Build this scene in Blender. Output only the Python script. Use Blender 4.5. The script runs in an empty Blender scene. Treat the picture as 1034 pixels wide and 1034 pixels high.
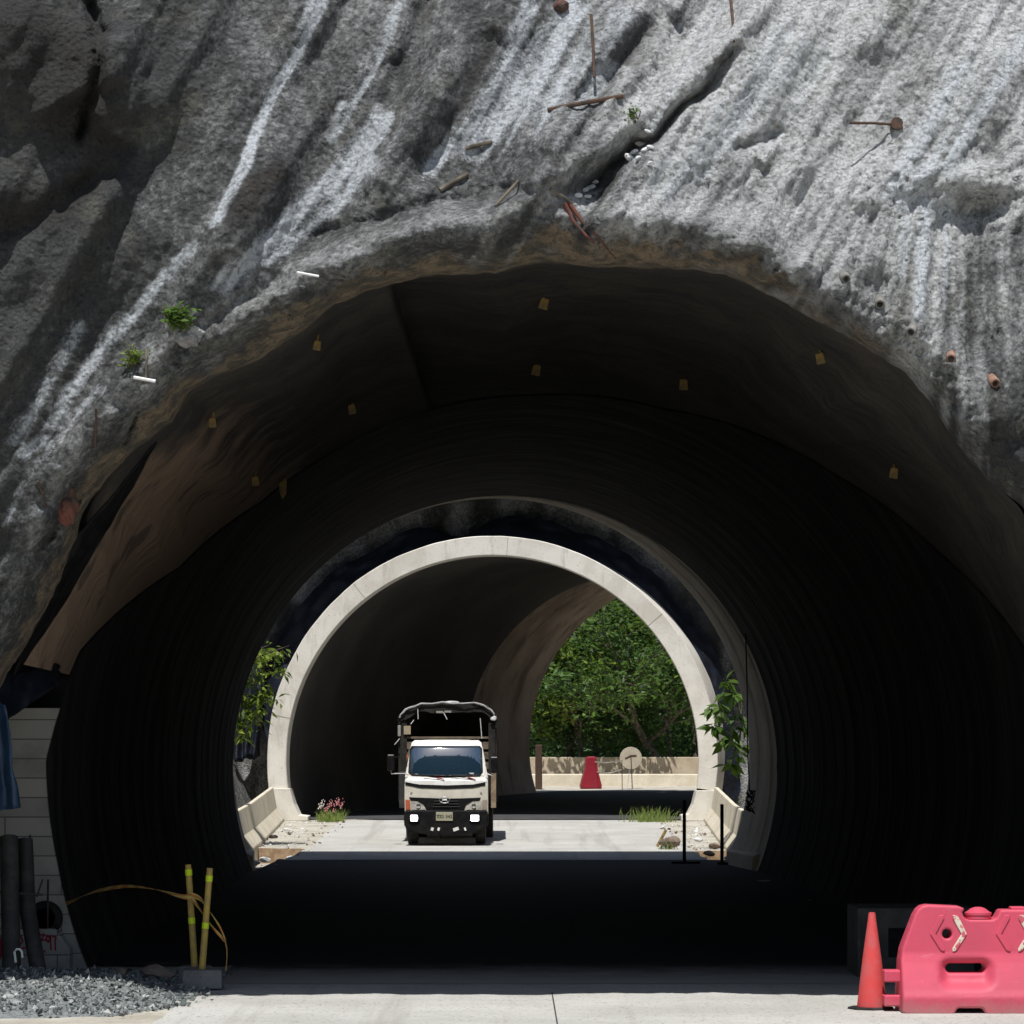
import bpy, bmesh, math, random
import numpy as np
from mathutils import Vector, Matrix
def R(d): return d*math.pi/180
PI = math.pi
S = bpy.context.scene
COL = S.collection
F, PX, HZ, CZ = 3000.0, 517.0, 765.0, 2.1      # focal length in pixels, principal column, horizon row, eye height

# ---------------------------------------------------------------- camera, sky, sun, exposure
cam = bpy.data.objects.new('camera', bpy.data.cameras.new('camera'))
COL.objects.link(cam)
cam.location = (0, 0, CZ); cam.rotation_euler = (R(90), 0, 0)
cam.data.sensor_width = 36; cam.data.lens = 36*F/1034
cam.data.shift_y = (HZ-517)/1034
cam.data.clip_end = 2000; cam.data.clip_start = .5
S.camera = cam
SUN_EL, SUN_AZ = R(66), R(-9)                 # azimuth measured from straight behind the camera, negative = left
W = bpy.data.worlds.new('World'); S.world = W; W.use_nodes = True
nt = W.node_tree
sky = nt.nodes.new('ShaderNodeTexSky'); sky.sky_type = 'NISHITA'; sky.sun_disc = False
sky.sun_elevation = SUN_EL; sky.sun_rotation = R(180)-SUN_AZ
nt.links.new(sky.outputs[0], nt.nodes['Background'].inputs[0])
nt.nodes['Background'].inputs[1].default_value = .075
sd = bpy.data.lights.new('sun', 'SUN'); sd.energy = 4.6; sd.angle = R(.5); sd.color = (1, .975, .94)
sun = bpy.data.objects.new('sun', sd); COL.objects.link(sun)
tosun = Vector((math.sin(SUN_AZ)*math.cos(SUN_EL), -math.cos(SUN_AZ)*math.cos(SUN_EL), math.sin(SUN_EL)))
sun.rotation_euler = tosun.to_track_quat('Z', 'Y').to_euler(); sun.location = (0, 0, 60)
S.view_settings.view_transform = 'Standard'; S.view_settings.look = 'None'
S.view_settings.exposure = .15; S.view_settings.gamma = 1

# ---------------------------------------------------------------- helpers
def P(px, py, Y):
    return Vector(((px-PX)*Y/F, Y, CZ+(HZ-py)*Y/F))
_rt = np.random.RandomState(7).rand(256, 256)
def vn(x, y, s=0):
    x = np.asarray(x, float)+s*37.31; y = np.asarray(y, float)+s*91.77
    xi = np.floor(x).astype(int); yi = np.floor(y).astype(int)
    fx = x-xi; fy = y-yi; fx = fx*fx*(3-2*fx); fy = fy*fy*(3-2*fy)
    a = _rt[xi & 255, yi & 255]; b = _rt[(xi+1) & 255, yi & 255]
    c = _rt[xi & 255, (yi+1) & 255]; d = _rt[(xi+1) & 255, (yi+1) & 255]
    return (a*(1-fx)+b*fx)*(1-fy)+(c*(1-fx)+d*fx)*fy
def fbm(x, y, s=0, o=4, g=.5):
    t = 0; a = 1; n = 0
    for k in range(o):
        t = t+a*(vn(x*2**k, y*2**k, s+k*3)-.5); n += a; a *= g
    return t/n*2
def sst(a, b, x):
    t = np.clip((x-a)/(b-a), 0, 1); return t*t*(3-2*t)

def tag(o, label, cat, group=None):
    o['label'] = label; o['category'] = cat
    if group: o['group'] = group
    return o
def empty(name, loc, label, cat, group=None, rz=0):
    o = bpy.data.objects.new(name, None); COL.objects.link(o)
    o.location = loc; o.rotation_euler = (0, 0, rz); o.empty_display_size = .3
    return tag(o, label, cat, group)
def struct(o, kind='structure'):
    o['kind'] = kind; return o

class MB:
    def __init__(s): s.v = []; s.f = []; s.m = []
    def add(s, vs, fs, mi=0):
        b = len(s.v); s.v += [tuple(v) for v in vs]; s.f += [tuple(i+b for i in f) for f in fs]; s.m += [mi]*len(fs); return s
    def box(s, c, size, rot=None, mi=0, taper=1):
        x, y, z = (a/2 for a in size); M = rot or Matrix.Identity(3); c = Vector(c)
        vs = [c+M@Vector(((sx*x)*(taper if sz > 0 else 1), (sy*y)*(taper if sz > 0 else 1), sz*z)) for sz in (-1, 1) for sx, sy in ((-1, -1), (1, -1), (1, 1), (-1, 1))]
        return s.add(vs, [(3, 2, 1, 0), (4, 5, 6, 7), (0, 1, 5, 4), (1, 2, 6, 5), (2, 3, 7, 6), (3, 0, 4, 7)], mi)
    def tube(s, pts, r, n=8, mi=0, cap=True):
        pts = [Vector(p) for p in pts]; rs = r if isinstance(r, (list, tuple)) else [r]*len(pts)
        vs = []; up = Vector((.13, .21, 1)).normalized()
        for i, p in enumerate(pts):
            d = (pts[min(i+1, len(pts)-1)]-pts[max(i-1, 0)]).normalized()
            a = d.cross(up)
            if a.length < .05: a = d.cross(Vector((1, 0, 0)))
            a.normalize(); b = d.cross(a)
            vs += [p+(a*math.cos(2*PI*k/n)+b*math.sin(2*PI*k/n))*rs[i] for k in range(n)]
        fs = [(i*n+k, i*n+(k+1) % n, (i+1)*n+(k+1) % n, (i+1)*n+k) for i in range(len(pts)-1) for k in range(n)]
        if cap: fs += [tuple(range(n-1, -1, -1)), tuple((len(pts)-1)*n+k for k in range(n))]
        return s.add(vs, fs, mi)
    def prism(s, out, y0, y1, mi=0, T=None):
        """outline of (x,z) extruded along y"""
        n = len(out)
        vs = [Vector((x, y0, z)) for x, z in out]+[Vector((x, y1, z)) for x, z in out]
        if T: vs = [T(v) for v in vs]
        fs = [tuple(range(n)), tuple(range(2*n-1, n-1, -1))]+[(i, i+n, (i+1) % n+n, (i+1) % n) for i in range(n)]
        return s.add(vs, fs, mi)
    def lathe(s, prof, c=(0, 0, 0), n=24, mi=0, axis='Z'):
        vs = []
        for r, h in prof:
            for k in range(n):
                a = 2*PI*k/n
                p = (r*math.cos(a), r*math.sin(a), h) if axis == 'Z' else ((r*math.cos(a), h, r*math.sin(a)) if axis == 'Y' else (h, r*math.cos(a), r*math.sin(a)))
                vs.append(Vector(c)+Vector(p))
        m = len(prof)
        fs = [(i*n+k, i*n+(k+1) % n, (i+1)*n+(k+1) % n, (i+1)*n+k) for i in range(m-1) for k in range(n)]
        fs += [tuple(range(n-1, -1, -1)), tuple((m-1)*n+k for k in range(n))]
        return s.add(vs, fs, mi)
    def rock(s, c, r, seed=0, sq=(1, 1, .6), mi=0):
        rnd = random.Random(seed); bm = bmesh.new(); bmesh.ops.create_icosphere(bm, subdivisions=2, radius=1)
        pl = [(Vector((rnd.gauss(0, 1), rnd.gauss(0, 1), rnd.gauss(0, 1))).normalized(), rnd.uniform(.55, .85)) for _ in range(7)]
        for v in bm.verts:
            for n_, d in pl:
                e = v.co.dot(n_)-d
                if e > 0: v.co -= n_*e
            v.co *= 1+rnd.uniform(-.03, .03)
        vs = [Vector(c)+Vector((v.co.x*sq[0], v.co.y*sq[1], v.co.z*sq[2]))*r for v in bm.verts]
        fs = [[v.index for v in f.verts] for f in bm.faces]; bm.free()
        return s.add(vs, fs, mi)
    def build(s, name, mat, parent=None, smooth=False, bevel=0, fix=True, seg=2):
        me = bpy.data.meshes.new(name); me.from_pydata(s.v, [], s.f)
        ms = mat if isinstance(mat, (list, tuple)) else [mat]
        for m in ms: me.materials.append(m)
        me.polygons.foreach_set('material_index', s.m)
        if fix:
            bm = bmesh.new(); bm.from_mesh(me); bmesh.ops.recalc_face_normals(bm, faces=bm.faces); bm.to_mesh(me); bm.free()
        if smooth:
            me.polygons.foreach_set('use_smooth', [True]*len(me.polygons))
        o = bpy.data.objects.new(name, me); COL.objects.link(o)
        if bevel:
            b = o.modifiers.new('bevel', 'BEVEL'); b.width = bevel; b.segments = seg; b.limit_method = 'ANGLE'; b.angle_limit = R(35)
        if smooth and bevel == 0 and smooth != 'all':
            try: me.set_sharp_from_angle(angle=R(40))
            except Exception: pass
        if parent:
            o.parent = parent
        return o
def grid_mesh(name, V, mat, smooth=True, attrs=None, parent=None, flip=False):
    """V: array (n,m,3)"""
    n, m = V.shape[:2]
    me = bpy.data.meshes.new(name)
    idx = np.arange(n*m).reshape(n, m)
    q = np.stack([idx[:-1, :-1], idx[:-1, 1:], idx[1:, 1:], idx[1:, :-1]], -1).reshape(-1, 4)
    if flip: q = q[:, ::-1]
    me.vertices.add(n*m); me.vertices.foreach_set('co', np.ascontiguousarray(V, dtype=np.float32).ravel())
    me.loops.add(q.size); me.loops.foreach_set('vertex_index', np.ascontiguousarray(q, dtype=np.int32).ravel())
    me.polygons.add(len(q)); me.polygons.foreach_set('loop_start', np.arange(0, q.size, 4, dtype=np.int32))
    me.polygons.foreach_set('loop_total', np.full(len(q), 4, dtype=np.int32))
    me.update(calc_edges=True)
    me.polygons.foreach_set('use_smooth', np.full(len(q), bool(smooth)))
    for k, A in (attrs or {}).items():
        a = me.attributes.new(k, 'FLOAT_COLOR', 'POINT'); a.data.foreach_set('color', np.ascontiguousarray(A, dtype=np.float32).ravel())
    me.materials.append(mat); me.validate()
    o = bpy.data.objects.new(name, me); COL.objects.link(o)
    if parent: o.parent = parent
    return o

# ---------------------------------------------------------------- materials
class N:
    def __init__(s, name):
        s.m = bpy.data.materials.new(name); s.m.use_nodes = True; s.t = s.m.node_tree
        s.b = s.t.nodes['Principled BSDF']; s.co = s.t.nodes.new('ShaderNodeTexCoord').outputs['Object']
    def node(s, t, **k):
        n = s.t.nodes.new(t)
        for a, v in k.items(): setattr(n, a, v)
        return n
    def put(s, sock, v):
        if hasattr(v, 'is_output') or isinstance(v, bpy.types.NodeSocket): s.t.links.new(v, sock)
        else: sock.default_value = v
    def noise(s, scale, detail=6, rough=.6, co=None, stretch=None, dist=0):
        c = co or s.co
        if stretch:
            mp = s.node('ShaderNodeMapping'); s.put(mp.inputs[0], c); mp.inputs['Scale'].default_value = stretch; c = mp.outputs[0]
        n = s.node('ShaderNodeTexNoise'); s.put(n.inputs['Vector'], c)
        n.inputs['Scale'].default_value = scale; n.inputs['Detail'].default_value = detail; n.inputs['Roughness'].default_value = rough
        n.inputs['Distortion'].default_value = dist
        return n.outputs[0]
    def vor(s, scale, out=0, feature='F1'):
        n = s.node('ShaderNodeTexVoronoi'); n.feature = feature; s.put(n.inputs['Vector'], s.co); n.inputs['Scale'].default_value = scale
        return n.outputs[out]
    def math(s, op, a, b=0, c=0):
        n = s.node('ShaderNodeMath'); n.operation = op; s.put(n.inputs[0], a); s.put(n.inputs[1], b); s.put(n.inputs[2], c); return n.outputs[0]
    def ramp(s, v, a, b, lo=0., hi=1.):
        n = s.node('ShaderNodeMapRange'); n.interpolation_type = 'SMOOTHSTEP'
        s.put(n.inputs[0], v); n.inputs[1].default_value = a; n.inputs[2].default_value = b; n.inputs[3].default_value = lo; n.inputs[4].default_value = hi
        return n.outputs[0]
    def mix(s, f, a, b):
        n = s.node('ShaderNodeMix'); n.data_type = 'RGBA'
        s.put(n.inputs[0], f)
        for i, v in ((6, a), (7, b)):
            if isinstance(v, tuple) and len(v) == 3: v = (*v, 1)
            s.put(n.inputs[i], v)
        return n.outputs[2]
    def bump(s, h, strength=.5, dist=.02, prev=None):
        n = s.node('ShaderNodeBump'); s.put(n.inputs['Height'], h); n.inputs['Strength'].default_value = strength; n.inputs['Distance'].default_value = dist
        if prev is not None: s.put(n.inputs['Normal'], prev)
        return n.outputs[0]
    def done(s, col, rough=.9, nrm=None, spec=.3, metal=0):
        if isinstance(col, tuple) and len(col) == 3: col = (*col, 1)
        s.put(s.b.inputs['Base Color'], col); s.put(s.b.inputs['Roughness'], rough)
        s.b.inputs['Specular IOR Level'].default_value = spec; s.b.inputs['Metallic'].default_value = metal
        if nrm is not None: s.put(s.b.inputs['Normal'], nrm)
        return s.m
def simple(name, c, c2=None, scale=6, rough=.8, bump=0, bscale=30, spec=.3, metal=0, dist=.01, th=(.4, .62)):
    n = N(name); col = c
    if c2: col = n.mix(n.ramp(n.noise(scale), *th), c, c2)
    nr = n.bump(n.noise(bscale), bump, dist) if bump else None
    return n.done(col, rough, nr, spec, metal)

def rock_material():
    n = N('shotcrete_rock')
    at = n.node('ShaderNodeAttribute'); at.attribute_name = 'stain_light'
    sp = n.node('ShaderNodeSeparateColor'); n.put(sp.inputs[0], at.outputs['Color'])
    wh, dk, br = sp.outputs[0], sp.outputs[1], sp.outputs[2]; li = at.outputs['Alpha']
    a = n.noise(2.6, 8, .65); b = n.noise(13, 8, .7); c = n.noise(55, 5, .6)
    lift = n.math('ADD', li, n.math('MULTIPLY', n.math('SUBTRACT', b, .5), 1.1))
    lift = n.math('ADD', lift, n.math('MULTIPLY', n.math('SUBTRACT', a, .5), .7))
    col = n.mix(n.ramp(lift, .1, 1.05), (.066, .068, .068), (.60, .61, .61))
    col = n.mix(n.ramp(n.noise(1.7, 6), .52, .75, 0, .5), col, (.16, .165, .12))
    w = n.math('ADD', wh, n.math('MULTIPLY', n.math('SUBTRACT', b, .5), .9))
    w = n.math('ADD', w, n.math('MULTIPLY', n.math('SUBTRACT', c, .5), .7))
    col = n.mix(n.ramp(w, .2, 1.0, 0, .85), col, (.60, .64, .68))
    brn = n.mix(n.ramp(n.noise(5, 6), .4, .6), (.27, .215, .15), (.12, .108, .09))
    col = n.mix(n.ramp(n.math('ADD', br, n.math('MULTIPLY', n.math('SUBTRACT', b, .5), .6)), .2, .7), col, brn)
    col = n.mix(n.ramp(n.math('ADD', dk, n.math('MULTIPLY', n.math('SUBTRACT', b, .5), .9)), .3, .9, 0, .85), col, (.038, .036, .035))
    nr = n.bump(n.noise(7, 6, .7), .4, .05); nr = n.bump(n.vor(22), .6, .025, nr); nr = n.bump(n.noise(34, 5, .75), 1, .035, nr)
    pop = n.vor(26, 0, 'SMOOTH_F1'); nr = n.bump(n.math('MULTIPLY', pop, -1), .8, .035, nr); col = n.mix(n.ramp(n.math('ADD', pop, n.math('MULTIPLY', c, .25)), .62, .85, 0, .45), col, (.05, .05, .05))  # crevice shade between the bumps painted darker
    gr = n.noise(38, 4, .75); col = n.mix(n.ramp(gr, .5, .34, 0, .55), col, n.mix(.75, col, (.02, .02, .02)))
    return n.done(col, .93, nr, .15)
M = {}
M['rock'] = rock_material()
def concrete(name, a, b, rough=.85, sc=1.2, speck=True, bump=.35, band=None):
    n = N(name)
    col = n.mix(n.ramp(n.noise(sc, 8, .65), .35, .65), a, b)
    col = n.mix(n.ramp(n.noise(sc*9, 6, .7), .45, .75, 0, .35), col, tuple(x*.55 for x in a))
    if band:   # form lift lines
        w = n.node('ShaderNodeTexWave'); w.bands_direction = band; n.put(w.inputs[0], n.co); w.inputs['Scale'].default_value = .5; w.inputs['Distortion'].default_value = 3; w.inputs['Detail'].default_value = 3
        col = n.mix(n.ramp(w.outputs[0], .8, 1, 0, .3), col, tuple(x*.5 for x in a))
    if speck: col = n.mix(n.ramp(n.noise(45, 3, .7), .64, .7, 0, .7), col, (.05, .048, .045))
    nr = n.bump(n.noise(20, 6, .7), bump, .01)
    return n.done(col, rough, nr, .25)
def road_material():
    n = N('road_concrete')
    dust = n.noise(.5, 8, .65)
    col = n.mix(n.ramp(dust, .35, .65), (.41, .405, .375), (.50, .495, .465))
    st = n.noise(3, 6, .65, stretch=(.25, 3, 1))
    col = n.mix(n.ramp(st, .5, .72, 0, .5), col, (.36, .345, .31))
    col = n.mix(n.ramp(n.noise(30, 2, .6), .63, .68, 0, .8), col, (.08, .075, .07))
    col = n.mix(n.ramp(n.noise(9, 4, .6), .6, .8, 0, .5), col, (.22, .21, .19))
    col = n.mix(n.ramp(n.noise(1.1, 4, .6, stretch=(2.2, .07, 1)), .52, .7, 0, .45), col, (.27, .255, .23))
    nr = n.bump(n.noise(25, 5, .7), .5, .02)
    return n.done(col, .9, nr, .2)
M['road'] = road_material()
M['asphalt'] = simple('tunnel_road', (.05, .05, .055), (.07, .07, .072), 2, .85, .3)
def mouth_shade():
    n = N('shaded_mouth_road'); g = n.node('ShaderNodeSeparateXYZ'); n.put(g.inputs[0], n.co)
    e = n.math('ADD', n.math('MULTIPLY', n.noise(1.3, 6, .7), 2.2), n.math('MULTIPLY', g.outputs[1], -.9))   # mouth shade painted into the road, darker inward, ragged edge
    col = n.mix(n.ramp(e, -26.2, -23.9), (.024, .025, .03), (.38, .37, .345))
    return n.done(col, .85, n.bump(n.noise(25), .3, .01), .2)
M['mouth_shade'] = mouth_shade()
M['dirt'] = concrete('ground_dirt', (.36, .33, .27), (.50, .48, .42), sc=1.4, bump=.9)
M['cut'] = simple('cut_earth', (.19, .125, .075), (.27, .19, .12), 5, .95, .6, 14, dist=.04)
M['ring0'] = concrete('cream_concrete', (.64, .61, .545), (.76, .735, .67), sc=1.0)
def ringmat():
    n = N('portal_concrete')
    col = n.mix(n.ramp(n.noise(.8, 7, .65), .35, .65), (.60, .565, .50), (.76, .735, .67))
    col = n.mix(n.ramp(n.noise(1.8, 6, .7, stretch=(1.5, 1, .25)), .55, .72, 0, .5), col, (.36, .32, .26))
    col = n.mix(n.ramp(n.noise(14, 4, .7), .62, .7, 0, .5), col, (.25, .22, .18))
    return n.done(col, .85, n.bump(n.noise(16, 6, .7), .5, .015), .2)
M['ring'] = ringmat()
M['parapet'] = concrete('parapet_concrete', (.42, .35, .25), (.52, .44, .33), sc=.9)
M['jersey'] = concrete('jersey_concrete', (.60, .54, .42), (.72, .66, .53), sc=1.5)
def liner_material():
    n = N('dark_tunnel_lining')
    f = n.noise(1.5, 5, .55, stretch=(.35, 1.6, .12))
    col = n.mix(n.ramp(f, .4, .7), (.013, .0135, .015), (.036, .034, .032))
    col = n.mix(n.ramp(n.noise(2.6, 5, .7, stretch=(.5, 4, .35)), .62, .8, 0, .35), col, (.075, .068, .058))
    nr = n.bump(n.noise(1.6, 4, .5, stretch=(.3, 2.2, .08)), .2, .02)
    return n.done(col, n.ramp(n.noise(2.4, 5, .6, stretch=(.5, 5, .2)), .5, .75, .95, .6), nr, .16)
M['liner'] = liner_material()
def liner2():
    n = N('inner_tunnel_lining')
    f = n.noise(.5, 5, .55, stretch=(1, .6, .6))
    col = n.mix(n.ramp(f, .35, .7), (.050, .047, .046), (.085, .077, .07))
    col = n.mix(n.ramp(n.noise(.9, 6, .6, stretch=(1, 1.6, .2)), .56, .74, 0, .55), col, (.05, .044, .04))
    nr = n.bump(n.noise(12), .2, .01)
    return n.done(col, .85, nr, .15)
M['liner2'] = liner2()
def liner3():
    n = N('daylit_exit_lining')
    col = n.mix(n.ramp(n.noise(.7, 6, .6, stretch=(1, 1, .5)), .35, .65), (.34, .25, .19), (.52, .41, .32))  # exit daylight painted in as a paler, warmer lining
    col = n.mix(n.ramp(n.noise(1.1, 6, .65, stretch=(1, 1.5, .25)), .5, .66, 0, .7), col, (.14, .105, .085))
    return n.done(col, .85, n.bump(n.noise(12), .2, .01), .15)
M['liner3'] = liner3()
M['endring'] = concrete('daylit_end_concrete', (.68, .585, .46), (.79, .70, .57), sc=1.2, speck=False)  # pale tone stands in for light bounced from the gap
def fabric():
    n = N('geotextile'); at = n.node('ShaderNodeAttribute'); at.attribute_name = 'stain_light'
    sp = n.node('ShaderNodeSeparateColor'); n.put(sp.inputs[0], at.outputs['Color'])
    col = n.mix(n.ramp(n.noise(.8, 5, .6), .4, .65), (.046, .045, .044), (.080, .073, .065))
    m = n.math('ADD', sp.outputs[0], n.math('MULTIPLY', n.math('SUBTRACT', n.noise(1.6, 6, .65), .5), 1.2))
    col = n.mix(n.ramp(m, .3, .9), col, (.33, .235, .17))
    col = n.mix(n.ramp(n.noise(1.3, 3, .5), .60, .66, 0, .55), col, (.03, .032, .038))
    col = n.mix(n.ramp(n.noise(60, 3, .6), .4, .7, 0, .3), col, (.16, .14, .12))
    nr = n.bump(n.noise(2.2, 3, .5, dist=1.5), .6, .12); nr = n.bump(n.noise(70, 3, .6), .3, .006, nr)
    return n.done(col, .9, nr, .1)
M['fabric'] = fabric()
M['navy'] = simple('navy_tarp', (.007, .009, .015), (.014, .019, .034), 3, .5, .5, 6, .4, dist=.05)
M['blue'] = simple('blue_tarp', (.012, .035, .08), (.025, .06, .12), 4, .45, .4, 9, .4, dist=.03)
M['black'] = simple('black_plastic', (.006, .006, .007), (.012, .012, .012), 8, .6, .1, spec=.12)
M['rubber'] = simple('tyre_rubber', (.014, .014, .014), (.03, .028, .026), 9, .85, .3, 60)
M['rust'] = simple('rusty_steel', (.10, .055, .035), (.05, .04, .035), 20, .8, .3, 60)
M['pipe'] = simple('dark_pipe', (.03, .03, .03), (.055, .052, .048), 5, .6, .2)
M['greyrock'] = simple('gravel_stone', (.18, .20, .20), (.34, .36, .35), 7, .9, .5, 40)
M['brownrock'] = simple('brown_stone', (.16, .12, .10), (.24, .19, .15), 8, .9, .5, 30)
M['white'] = simple('white_paint', (.75, .75, .73), (.66, .65, .62), 3, .4, .05, spec=.5)
M['tag'] = simple('yellow_tag', (.34, .23, .06), (.20, .15, .07), 9, .6)
M['pale'] = simple('pale_debris', (.70, .71, .72), (.5, .5, .5), 10, .8, .3)

# ---------------------------------------------------------------- ground and roads
def gz(Y):
    return np.interp(Y, [-50, 58, 63, 68, 81, 100, 112, 130, 400], [0, 0, .012, .06, .4, .93, 1.16, 1.2, 1.2])
def t2cx(Y): 
    t = np.clip((Y-81)/19., -.1, 3); return -.51+6.9*np.sign(t)*np.abs(t)**1.45
def build_ground():
    ys = np.concatenate([[-60, -30, 0, 10, 18], np.arange(21, 54, .5), np.arange(54, 70, .14), np.arange(70, 125, .5), [130, 145, 170, 220, 400]])
    xs = np.concatenate([[-200, -90, -50, -30, -20, -14, -10], np.arange(-8, -3.4, .12), np.arange(-3.4, 3.4, .4), np.arange(3.4, 8, .12), [8, 11, 14, 20, 30, 50, 90, 200]])
    X, Y = np.meshgrid(xs, ys)
    Z = gz(Y)+.035*fbm(X*1.3, Y*1.3, 2)*sst(2.0, 5, np.abs(X))
    wob = .12*fbm(Y*.9, X*0+3, 5); wob2 = .15*fbm(X*1.1, X*0+9, 6)
    lt = (X < -4.72+wob) & (Y > 55) & (Y < 66.9+wob2); rt = (X > 4.05+wob) & (Y > 55) & (Y < 65.4+wob2)
    Z = Z-np.where(lt | rt, .34+.04*fbm(X*6, Y*6, 8), 0)
    Z = Z+np.where((X < -2.9) & (Y > 24.2) & (Y < 28.5), .10*sst(-2.9, -3.3, X)*np.exp(-((Y-26.2)/1.6)**2), 0)
    o = grid_mesh('ground', np.stack([X, Y, Z], -1), M['dirt'], smooth=False)
    o.data.materials.append(M['cut'])
    mi = [1 if p.normal.z < .75 else 0 for p in o.data.polygons]
    o.data.polygons.foreach_set('material_index', mi)
    struct(o)
    # road sheets follow the ground 4 mm above each other
    def sheet(name, x0, x1, y0, y1, dz, mat, cx=None, jag=0, st=.5):
        ys = np.arange(y0, y1+.01, st); xs = np.linspace(0, 1, 13)
        T, YY = np.meshgrid(xs, ys)
        c = cx(YY) if cx else 0
        XX = c+x0+(x1-x0)*T
        if jag: XX = XX+(np.abs(T-.5)*2)**8*jag*fbm(YY*1.4, T*3, 4)
        struct(grid_mesh(name, np.stack([XX, YY, gz(YY)+dz], -1), mat, smooth=False))
    sheet('road', -2.82, 9, 14, 30.0, .012, M['road'], jag=.05)
    sheet('tunnel_road', -2.8, 4.9, 27.4, 60.5, .016, M['mouth_shade'])
    sheet('tunnel_verge', -4.75, -2.8, 29.8, 60.5, .0165, M['mouth_shade'])
    sheet('road_between_tunnels', -4.6, 4.0, 60.5, 80.9, .016, M['road'], jag=.12)
    sheet('road_in_far_tunnel', -5.2, 5.2, 80.9, 101.0, .020, M['asphalt'], cx=t2cx)
build_ground()
jt = MB(); jt.box((.355, 24.2, .0145), (.012, 4.4, .002)); struct(jt.build('road_joint', M['asphalt']))

# ---------------------------------------------------------------- rock face with its arched lip
CX0, CY0 = 560., 790.
LIP = [(-95, 1100), (-92, 1000), (-82, 900), (-62, 820), (-30, 752), (0, 695), (26, 652), (46, 618), (61, 585), (75, 545), (91, 504), (126, 464), (174, 425), (191, 395), (225, 378), (261, 364), (305, 334), (331, 312), (383, 290), (450, 277), (500, 277), (530, 267), (552, 265), (600, 270), (655, 271), (732, 277), (774, 297), (820, 321), (872, 350), (913, 376), (939, 407), (965, 448), (996, 484), (1032, 512), (1068, 580), (1098, 690), (1115, 830), (1120, 960), (1122, 1100)]
def polar(pts):
    a = np.array([(math.atan2(x-CX0, CY0-y), math.hypot(x-CX0, y-CY0)) for x, y in pts]); return a[np.argsort(a[:, 0])]
LP = polar(LIP)
def rlip(a): return np.interp(a, LP[:, 0], LP[:, 1])+2.2*fbm(a*30, a*0+1, 3)
def segdist(px, py, pts):
    """distance to a polyline and position along it"""
    D = np.full(px.shape, 1e9); T = np.zeros(px.shape); L = 0; tot = sum(math.dist(pts[i], pts[i+1]) for i in range(len(pts)-1))
    for (x0, y0), (x1, y1) in zip(pts[:-1], pts[1:]):
        l = math.dist((x0, y0), (x1, y1)); t = np.clip(((px-x0)*(x1-x0)+(py-y0)*(y1-y0))/l/l, 0, 1)
        d = np.hypot(px-x0-t*(x1-x0), py-y0-t*(y1-y0)); m = d < D
        D = np.where(m, d, D); T = np.where(m, (L+t*l)/tot, T); L += l
    return D, T
def bump_line(px, py, pts, w, amp, sharp=2, wob=3, fade=.12):
    pts = [tuple(map(float, p_)) for p_ in pts]
    D, T = segdist(px+wob*fbm(px/25, py/25, 11)*2, py+wob*fbm(px/25, py/25, 12)*2, pts)
    return amp*np.exp(-(D/w)**sharp)*sst(0, fade, T)*sst(1, 1-fade, T)
ROCK = {}
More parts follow.
